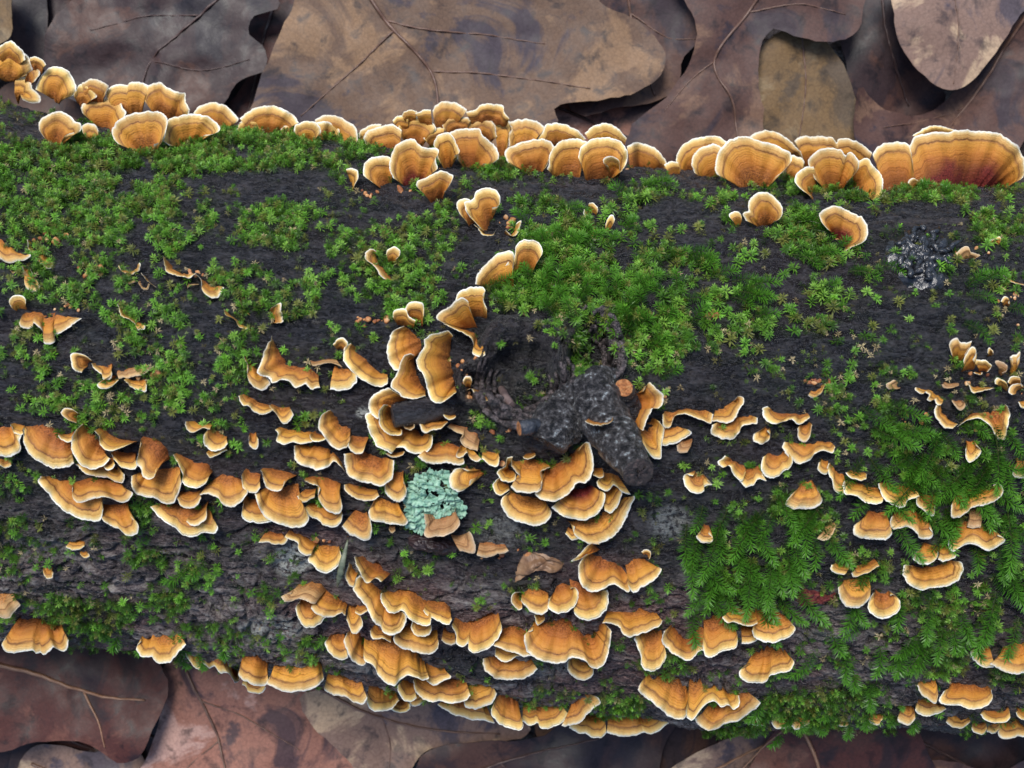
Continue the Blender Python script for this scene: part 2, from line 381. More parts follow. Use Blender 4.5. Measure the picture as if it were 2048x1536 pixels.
def leaf_material(name, base, spot, pale, sheen=.33):
    m, nt_, b = new_mat(name); g = NT(nt_); p = g.n('ShaderNodeTexCoord').outputs['Object']
    n1 = g.noise(p, 19, 5, .62, .7); n2 = g.noise(p, 90, 5, .6, .4); n3 = g.noise(p, 700, 4, .6)
    c = g.ramp(n1, [(.40, spot), (.455, base), (.53, base), (.585, pale)])
    c = g.mix(g.ramp(n2, [(.34, (.75, .75, .75)), (.47, (0, 0, 0))]), c, tuple(x * .35 for x in spot))
    c = g.mix(.5, c, g.ramp(n3, [(.3, (.6, .57, .55)), (.6, (1.1, 1.05, 1)), (1, (1.2, 1.15, 1.1))]), 'MULTIPLY')
    vo = g.n('ShaderNodeTexVoronoi', feature='DISTANCE_TO_EDGE'); vo.inputs['Scale'].default_value = 330; g.l(p, vo.inputs['Vector'])
    c = g.mix(.35, c, g.ramp(vo.outputs['Distance'], [(0, (.55, .5, .5)), (.12, (1, 1, 1))]), 'MULTIPLY')
    g.l(c, b.inputs['Base Color'])
    g.l(g.ramp(n2, [(.3, (sheen + .14,) * 3), (.7, (sheen + .40,) * 3)]), b.inputs['Roughness'])
    b.inputs['Specular IOR Level'].default_value = .30
    h = g.math('ADD', g.math('MULTIPLY', n1, .8), g.math('MULTIPLY', vo.outputs['Distance'], .12)); h = g.math('ADD', h, g.math('MULTIPLY', n3, .10))
    g.l(g.bump(h, .35, .0016), b.inputs['Normal']); return m
LM = {
 'tan':   leaf_material('leaf_tan', (.125, .076, .050), (.048, .036, .046), (.225, .138, .078)),
 'dark':  leaf_material('leaf_dark', (.034, .019, .021), (.017, .013, .019), (.072, .034, .026), .22),
 'brown': leaf_material('leaf_brown', (.082, .042, .034), (.036, .024, .031), (.155, .088, .058)),
 'pink':  leaf_material('leaf_pink', (.27, .125, .090), (.075, .042, .045), (.42, .26, .215)),
 'olive': leaf_material('leaf_olive', (.160, .100, .045), (.095, .067, .042), (.215, .155, .085)),
 'maroon':leaf_material('leaf_maroon', (.066, .020, .016), (.026, .012, .014), (.125, .048, .034), .26),
 'grey':  leaf_material('leaf_grey', (.21, .135, .105), (.078, .062, .074), (.43, .31, .205)),
}
M_VEIN = {k: simple_mat('vein_' + k, [(.3, c), (.7, tuple(x * 1.4 for x in c))], 120, .45) for k, c in {'pale': (.20, .105, .06), 'dark': (.05, .026, .022), 'tan': (.105, .056, .038)}.items()}

def ribbon_tube(path, rad, sides=6):
    P = np.asarray(path, float); n = len(P); tn = np.gradient(P, axis=0); tn /= np.linalg.norm(tn, axis=1)[:, None] + 1e-12
    up = np.array([0, 0, 1.]); sd = np.cross(tn, up); sd /= np.linalg.norm(sd, axis=1)[:, None] + 1e-9; u2 = np.cross(sd, tn)
    a = np.linspace(0, 2 * math.pi, sides, endpoint=False); rad = np.broadcast_to(rad, n)
    V = P[:, None] + rad[:, None, None] * (np.cos(a)[None, :, None] * sd[:, None] + np.sin(a)[None, :, None] * u2[:, None])
    i = np.arange(n * sides).reshape(n, sides); j = np.roll(np.arange(sides), -1)
    q = np.stack([i[:-1], i[:-1][:, j], i[1:][:, j], i[1:]], -1).reshape(-1, 4)
    return V.reshape(-1, 3), [q, i[0][::-1][None], i[-1][None]]

def leaf(poly, z, mat, veins, label, curl=.006, seed=0, tilt=(0, 0), edge=.0, vein='tan', vr=.0011, world_pts=False, group=None):
    """a fallen leaf from its outline: curled sheet with thickness, midrib and side veins standing proud"""
    if world_pts: O = np.asarray(poly, float)
    else: O = at_z(*np.asarray(poly, float).T, z)[:, :2]
    n = max(60, int(np.linalg.norm(np.diff(O, axis=0), axis=1).sum() / .0035)); B = catmull(O, n, True)
    B = B + .0012 * (np.c_[vnoise(B[:, 0] * 260, B[:, 1] * 260, seed), vnoise(B[:, 0] * 260, B[:, 1] * 260, seed + 9)] - .5)
    c = B.mean(0); lo, hi = B.min(0), B.max(0); st = .0050
    gx_, gy_ = np.meshgrid(np.arange(lo[0], hi[0], st), np.arange(lo[1], hi[1], st)); G = np.c_[gx_.ravel(), gy_.ravel()] + rng.normal(0, st * .15, (gx_.size, 2))
    x, y = G.T; ins = np.zeros(len(G), bool)
    for (x1, y1), (x2, y2) in zip(B, np.roll(B, -1, 0)):
        cnd = ((y1 > y) != (y2 > y)); ins ^= cnd & (x < (x2 - x1) * (y - y1) / (y2 - y1 + 1e-15) + x1)
    dmin = np.min(np.linalg.norm(G[:, None] - B[None, ::2], axis=2), axis=1); G = G[ins & (dmin > st * .55)]
    pts = np.vstack([B, G]); ne = len(B)
    r = delaunay_2d_cdt([Vector(p) for p in pts], [], [list(range(ne))], 1, 1e-7)
    P2 = np.array([v[:] for v in r[0]]); T = np.array([f[:] for f in r[2] if len(f) == 3])
    def zf(q):
        w = curl * 2 * (fbm(q[..., 0] * 16 + seed * 3.1, q[..., 1] * 16, seed, 3) - .5)
        w = w + curl * .5 * (fbm(q[..., 0] * 60, q[..., 1] * 60, seed + 3, 2) - .5)
        w = w + tilt[0] * (q[..., 0] - c[0]) + tilt[1] * (q[..., 1] - c[1])
        rr = np.linalg.norm((q - c) / (hi - lo), axis=-1); w = w + edge * rr ** 2 * 4
        for vp, _r in VL:
            d = np.min(np.linalg.norm(q[..., None, :] - vp[None, ::4], axis=-1), axis=-1); w = w - .0012 * np.exp(-(d / .004) ** 2)
        return w + z
    VL = []
    for k, vp in enumerate(veins):
        V2 = np.asarray(vp, float) if world_pts else at_z(*np.asarray(vp, float).T, z)[:, :2]
        VL.append((catmull(V2, 40), vr * (.8 if k == 0 else .42)))
    Z = zf(P2); top = np.c_[P2, Z]; bot = np.c_[P2, Z - .0005]; N = len(P2)
    e = np.sort(np.vstack([T[:, [0, 1]], T[:, [1, 2]], T[:, [2, 0]]]), axis=1); eu, cnt = np.unique(e, axis=0, return_counts=True); be = eu[cnt == 1]
    side = np.stack([be[:, 0], be[:, 1], be[:, 1] + N, be[:, 0] + N], -1) + 2 * N
    org = np.array([c[0], c[1], z]); V = np.vstack([top, bot, top, bot]) - org
    me = mesh_np('fallen_leaf', V, [T, T[:, ::-1] + N, side], LM[mat]); o = link('fallen_leaf', me, loc=org)
    tag(o, label, 'leaf', group or 'fallen oak leaves under the log')
    for k, (vp, rad) in enumerate(VL):
        zz = zf(vp) + rad * .6; tv, tf = ribbon_tube(np.c_[vp, zz] - org, rad * np.linspace(1.1, .45, 40)); link('midrib' if k == 0 else 'side_vein', mesh_np('vein', tv, tf, M_VEIN[vein]), o)
    return o

leaf([(270,-80),(480,-60),(560,10),(505,35),(500,70),(530,95),(530,140),(470,170),(440,210),(330,240),(180,215),(95,160),(90,70),(150,-10)], .030, 'dark', [[(480,-40),(400,30),(300,120),(280,200)],[(400,30),(300,30),(180,60)],[(300,120),(400,140),(500,120)]], 'dark purple-brown glossy leaf with notched lobes behind the small fans', .010, 1, vein='dark')
leaf([(540,110),(575,30),(640,-60),(900,-110),(1150,-90),(1200,10),(1270,40),(1320,90),(1325,145),(1280,185),(1200,205),(1130,210),(1108,225),(1110,255),(1000,310),(700,340),(470,330),(505,210)], .040, 'tan', [[(700,-70),(770,40),(860,140),(880,230),(900,300)],[(770,40),(850,58),(980,65),(1090,85)],[(860,140),(1000,150),(1180,180)],[(790,60),(690,150),(600,230)]], 'large tan oak leaf with dark mould spots, biggest leaf behind the fan row', .009, 2, vein='tan', vr=.0014)
leaf([(1130,-60),(1420,-60),(1400,70),(1365,120),(1355,175),(1300,205),(1240,215),(1150,225),(1110,100)], .032, 'brown', [[(1250,-50),(1270,60),(1310,190)],[(1260,20),(1330,70),(1390,80)]], 'brown leaf with rounded lobe tucked under the large tan leaf', .008, 3)
leaf([(1360,-80),(1700,-80),(1722,30),(1700,75),(1640,86),(1580,68),(1548,55),(1526,85),(1518,160),(1530,250),(1500,340),(1350,360),(1250,340),(1265,250),(1335,190),(1380,120),(1392,50)], .046, 'brown', [[(1560,-70),(1500,20),(1430,120),(1470,210),(1480,320)],[(1500,20),(1600,10),(1690,30)],[(1430,120),(1380,160),(1330,220)]], 'purple-brown oak leaf with deep rounded notch above the spotted oval leaf', .009, 4, vein='tan')
leaf([(1525,90),(1600,55),(1655,90),(1692,145),(1712,220),(1705,330),(1560,360),(1500,300),(1510,160)], .034, 'olive', [[(1600,60),(1610,180),(1590,330)]], 'pale olive-tan oval leaf with one black spot', .006, 5, vr=.0006)
leaf([(1680,-80),(1840,-80),(1795,50),(1850,150),(1895,195),(1840,245),(1750,235),(1690,140)], .022, 'dark', [[(1760,-60),(1770,80),(1820,210)]], 'dark leaf in shade between the spotted oval leaf and the smooth tan leaf', .008, 6, vein='dark')
leaf([(1782,20),(1795,-70),(2120,-80),(2040,30),(1965,140),(1905,182),(1850,158),(1800,95)], .048, 'grey', [[(1900,-60),(1915,60),(1905,170)]], 'smooth tan leaf with tiny white speck and rounded tip', .006, 7, vr=.0006)
leaf([(1705,185),(1770,222),(1850,225),(1920,175),(1985,60),(2050,10),(2130,80),(2070,220),(1980,330),(1730,350)], .036, 'brown', [[(2040,40),(1960,180),(1860,300)],[(1940,210),(1850,240),(1760,260)]], 'folded brown leaf rising behind the giant bracket', .016, 8, edge=.012)
leaf([(-120,-60),(60,-80),(90,60),(80,140),(20,130),(-120,160)], .018, 'dark', [[(0,-60),(20,100)]], 'very dark leaf beside the notched purple leaf', .008, 9, vein='dark')
leaf([(-100,-70),(10,-60),(24,20),(20,70),(-20,90),(-100,60)], .044, 'olive', [[(-30,-50),(-20,70)]], 'narrow tan leaf tip over the very dark leaf', .006, 10)
leaf([(470,-60),(640,-70),(600,60),(540,160),(520,260),(470,300),(440,250),(500,120)], .014, 'maroon', [[(560,-50),(520,100),(490,260)]], 'reddish-brown leaf half hidden under the large tan leaf', .008, 11, vein='dark')
leaf([(0,180),(120,160),(300,200),(520,240),(700,280),(600,340),(200,330),(0,300)], .006, 'dark', [[(20,240),(500,270)]], 'dark wet leaf in the shade beneath the small fans', .006, 12, vein='dark')
leaf([(1060,180),(1200,190),(1420,180),(1440,300),(1350,400),(1080,400),(1030,280)], .026, 'pink', [[(1080,200),(1230,260),(1400,330)]], 'plain reddish leaf in the dark gap below the large tan leaf', .006, 31, vein='dark')
leaf([(-120,1230),(150,1250),(290,1310),(335,1380),(310,1450),(285,1508),(240,1520),(170,1478),(70,1482),(0,1500),(-120,1490)], .040, 'maroon', [[(-60,1318),(60,1345),(170,1385),(290,1400)],[(165,1385),(200,1440),(215,1490)]], 'glossy dark maroon leaf with raised pale midrib', .009, 13, vein='pale', vr=.0016)
leaf([(330,1330),(460,1310),(620,1370),(690,1470),(760,1560),(700,1640),(240,1640),(290,1520),(318,1430)], .030, 'pink', [[(370,1340),(430,1460),(470,1600)],[(400,1400),(500,1440),(600,1500)],[(440,1480),(370,1540),(330,1600)]], 'pinkish-orange leaf with dark blotches next to the maroon leaf', .008, 14, vein='tan')
leaf([(580,1340),(800,1350),(1000,1400),(1060,1465),(980,1490),(870,1498),(828,1530),(770,1640),(700,1520),(620,1440)], .028, 'grey', [[(620,1370),(800,1450),(1000,1470)],[(760,1430),(780,1500),(770,1580)]], 'pale buff leaf with grey patches under the rust-brown saddle bracket', .007, 15, vein='tan')
leaf([(835,1530),(870,1498),(960,1485),(1080,1480),(1150,1440),(1350,1420),(1330,1500),(1240,1640),(830,1640)], .034, 'dark', [[(850,1590),(1000,1530),(1200,1480)],[(1000,1530),(1080,1600),(1130,1640)]], 'dark chocolate leaf with curled rounded edge beside the buff leaf', .010, 16, vein='dark')
leaf([(1080,1440),(1330,1400),(1440,1440),(1420,1520),(1330,1640),(1150,1640),(1120,1540)], .020, 'brown', [[(1200,1420),(1240,1520),(1260,1620)]], 'purplish brown leaf between the chocolate leaf and the grey-buff leaf', .009, 17, vein='dark')
leaf([(1280,1600),(1360,1520),(1480,1470),(1650,1430),(1640,1520),(1540,1640),(1330,1660)], .038, 'grey', [[(1300,1600),(1450,1530),(1620,1450)]], 'grey-buff leaf under the mossy overhang', .008, 18, vein='pale')
leaf([(1440,1640),(1500,1540),(1600,1430),(1780,1420),(1850,1500),(1880,1650)], .048, 'maroon', [[(1600,1440),(1640,1540),(1650,1640)],[(1600,1440),(1520,1510),(1460,1570)]], 'dark red-brown leaf with two pale forking veins', .010, 19, vein='pale', vr=.0014)
leaf([(1760,1440),(1900,1430),(2120,1440),(2130,1650),(1840,1650),(1800,1540)], .030, 'dark', [[(1800,1460),(1950,1540),(2080,1620)]], 'very dark leaf in shadow under the fringe of small shelves', .010, 20, vein='dark')
leaf([(1780,1560),(1880,1520),(1990,1540),(2120,1500),(2130,1660),(1780,1660)], .042, 'brown', [[(1800,1600),(1950,1570),(2100,1560)]], 'brown leaf lying over the very dark shadowed leaf', .008, 21)
leaf([(40,1520),(80,1490),(140,1495),(180,1505),(250,1500),(290,1530),(280,1640),(-60,1640),(20,1560)], .018, 'grey', [[(60,1530),(160,1570),(260,1600)]], 'cream-coloured leaf scrap beneath the maroon leaf', .005, 22)

def oak_outline(L, seed):
    r = random.Random(seed); pts = []; k = 4
    for sgn in (1, -1):
        side = []
        for i in range(k * 2 + 1):
            s = i / (k * 2); w = L * .30 * math.sin(math.pi * (.12 + .8 * s)) * (1.15 if i % 2 else .55) * r.uniform(.85, 1.15)
            side.append((L * (s - .5) + (.03 * L if i % 2 else 0), sgn * w))
        pts += side if sgn > 0 else side[::-1]
    return np.array(pts)
lit = random.Random(3); kinds = ['dark', 'brown', 'maroon', 'tan', 'brown', 'dark']
for i in range(64):
    while True:
        x, y = lit.uniform(-.62, .62), lit.uniform(-.55, .55)
        if abs(y) > .13 and abs(y) < .5: break
    L = lit.uniform(.13, .2); O = oak_outline(L, i); a = lit.uniform(0, 6.28); Rm = np.array([[math.cos(a), -math.sin(a)], [math.sin(a), math.cos(a)]])
    inner = abs(x) < .33 and abs(y) < .26
    kd = kinds[i % 6] if not inner else ('dark', 'maroon')[i % 2]; W = O @ Rm.T + (x, y); mid = np.array([(-.48 * L, 0), (0, 0), (.48 * L, 0)]) @ Rm.T + (x, y)
    leaf(W, lit.uniform(.004, .012) if inner else lit.uniform(.01, .04), kd, [mid], 'dark decaying leaf mostly buried beneath the other leaves' if inner else 'brown lobed oak leaf in the litter away from the log', .008, 40 + i, vein='dark', world_pts=True, group='buried leaves' if inner else 'leaves in the surrounding litter')

# ------------------------------------------------------------------ stubs and knots on the log
def stub(name, pts, rads, mat, parent, end_mat=None, seed=0, rough=.12, sides=26, n=36, hollow=.0):
    """rough tapered branch stump along a path (photo pixel, height above the bark in m)"""
    P = []
    for (a, b_, h) in pts:
        q, nn, _ = hit(np.array([a]), np.array([b_])); zz = q[0, 2] + h; P.append(at_z(a, b_, zz))
    P = catmull(np.array(P), n); rad = np.interp(np.linspace(0, 1, n), np.linspace(0, 1, len(rads)), rads)
    tv, tf = ribbon_tube(P, rad, sides); V = tv.reshape(n, sides, 3); ax = P[:, None]
    i, j = np.meshgrid(np.arange(n), np.arange(sides), indexing='ij'); ang = j / sides * 2 * math.pi
    nz = (fbm(i / n * 9 + seed * 3, np.cos(ang) * 2.2 + 7, seed, 3) + fbm(i / n * 9, np.sin(ang) * 2.2 + 3, seed + 5, 3) - 1) * 2
    ridge = .5 * np.sin(i * .9 + 2.5 * np.sin(ang * 2 + seed)) * .25
    V = ax + (V - ax) * (1 + rough * (nz + ridge))[..., None]
    org = P[0]; o = link(name, mesh_np(name, V.reshape(-1, 3) - org, tf[:1], mat), parent, org)
    ring = V[-1]; c = ring.mean(0); d = P[-1] - P[-2]; d /= np.linalg.norm(d); rings = [ring]
    for k in (.9, .7, .5, .3, .12):
        rr = c + (ring - c) * k + d * (rad[-1] * (.10 * (1 - k) - hollow * (1 - k))) + rng.normal(0, rad[-1] * .05, ring.shape); rings.append(rr)
    E = np.vstack(rings + [c[None] - d * hollow * rad[-1]]); m_ = len(rings); ii = np.arange(m_ * sides).reshape(m_, sides); jj = np.roll(np.arange(sides), -1)
    q = np.stack([ii[:-1], ii[:-1][:, jj], ii[1:][:, jj], ii[1:]], -1).reshape(-1, 4)
    tri = np.stack([ii[-1], ii[-1][jj], np.full(sides, m_ * sides)], -1)
    link('broken_end', mesh_np('broken_end', E - org, [q, tri], end_mat or mat), o)
    return o
M_END = simple_mat('rotten_end', [(.3, (.008, .007, .008)), (.5, (.04, .028, .026)), (.7, (.13, .085, .075))], 500, .45, 1, .001)
M_ORANGE_END = simple_mat('orange_rot', [(.3, (.12, .04, .015)), (.5, (.42, .16, .05)), (.75, (.62, .36, .16))], 600, .7, 1, .001)
M_GREYSTUB = simple_mat('stub_grey', [(.36, (.005, .005, .006)), (.48, (.030, .028, .030)), (.56, (.085, .080, .082)), (.62, (.15, .15, .155)), (.65, (.34, .38, .39)), (.8, (.46, .50, .50))], 420, .32, 1, .0026, stretch=(1, 1, 1))
M_BLUE = simple_mat('stub_blueblack', [(.3, (.010, .012, .017)), (.7, (.045, .052, .068))], 300, .4, .8, .0008)
s1 = stub('branch_stub', [(1178, 775, -.006), (1205, 825, .008), (1232, 872, .022), (1278, 945, .046)], [.0125, .0095, .0080, .0058], M_GREYSTUB, log, M_END, 1, .14)
s1['label'] = 'thick cut branch stub with silvery lichen flecks and dark cut end'
stub('branch_stub', [(1150, 815, -.008), (1115, 850, .000), (1092, 888, .005)], [.009, .0095, .0075], M_GREYSTUB, log, M_STUB, 2, .18)['label'] = 'blunt knobbly black stump beside the thick stub'
stub('twig_stub', [(905, 812, -.001), (850, 822, .006), (786, 832, .010)], [.0052, .0050, .0046], M_STUB, log, M_END, 3, .10)['label'] = 'short black side twig wrapped by brackets'
stub('twig_stub', [(1092, 846, .002), (1060, 854, .010), (1038, 857, .010)], [.0026, .0030, .0028], M_BLUE, log, M_ORANGE_END, 4, .08)['label'] = 'blue-black broken twig with orange end'
stub('twig_stub', [(1262, 832, .001), (1254, 800, .007), (1249, 776, .013)], [.0050, .0044, .0036], M_STUB, log, M_ORANGE_END, 5, .14, hollow=.5)['label'] = 'small black twig stub with orange rotten core'
stub('wood_splinter', [(1003, 778, .001), (1012, 795, .003), (1024, 811, .003)], [.0014, .0017, .0015], simple_mat('splinter', [(.3, (.05, .03, .03)), (.7, (.17, .12, .11))], 300, .5), log, None, 6, .1, 12, 14)

M_FOLD = simple_mat('bark_fold', [(.36, (.006, .006, .007)), (.48, (.035, .028, .030)), (.58, (.13, .105, .105))], 420, .30, 1, .0016)
# ragged folds of bark curling round the knot holes
for kc, rx, ry, a0, a1, seed, rr in [('k1', 60 + 9 * q, 54 + 8.5 * q, 2.5 + .12 * (q % 3), 6.7 - .15 * (q % 2), q, .0013 + .0003 * (q % 3)) for q in range(5)] + [('k2', 30 + 8 * q, 48 + 9 * q, -1.5 + .1 * (q % 3), 2.0 - .12 * (q % 2), 10 + q, .0013 + .0003 * (q % 2)) for q in range(5)]:
    cpx, cpy = {'k1': (1046, 764), 'k2': (1186, 712)}[kc]; a = np.linspace(a0, a1, 44); wob = 1 + .09 * (fbm(a * 2.2, a * 0 + seed, seed, 3) - .5) * 2
    P, nn, _ = hit(cpx + rx * wob * np.cos(a), cpy - ry * wob * np.sin(a)); P = P + nn * (.0005 + .0015 * fbm(a * 3, a * 0 + seed, 9, 2))[:, None]
    tv, tf = ribbon_tube(P, rr * (np.sin(np.linspace(.12, 3.02, 44)) ** .5) * (.75 + .5 * fbm(a * 2.5, a * 0, seed + 20, 2)), 8)
    tv = tv + rng.normal(0, .00008, tv.shape); link('bark_fold', mesh_np('bark_fold', tv, tf, M_FOLD), log)

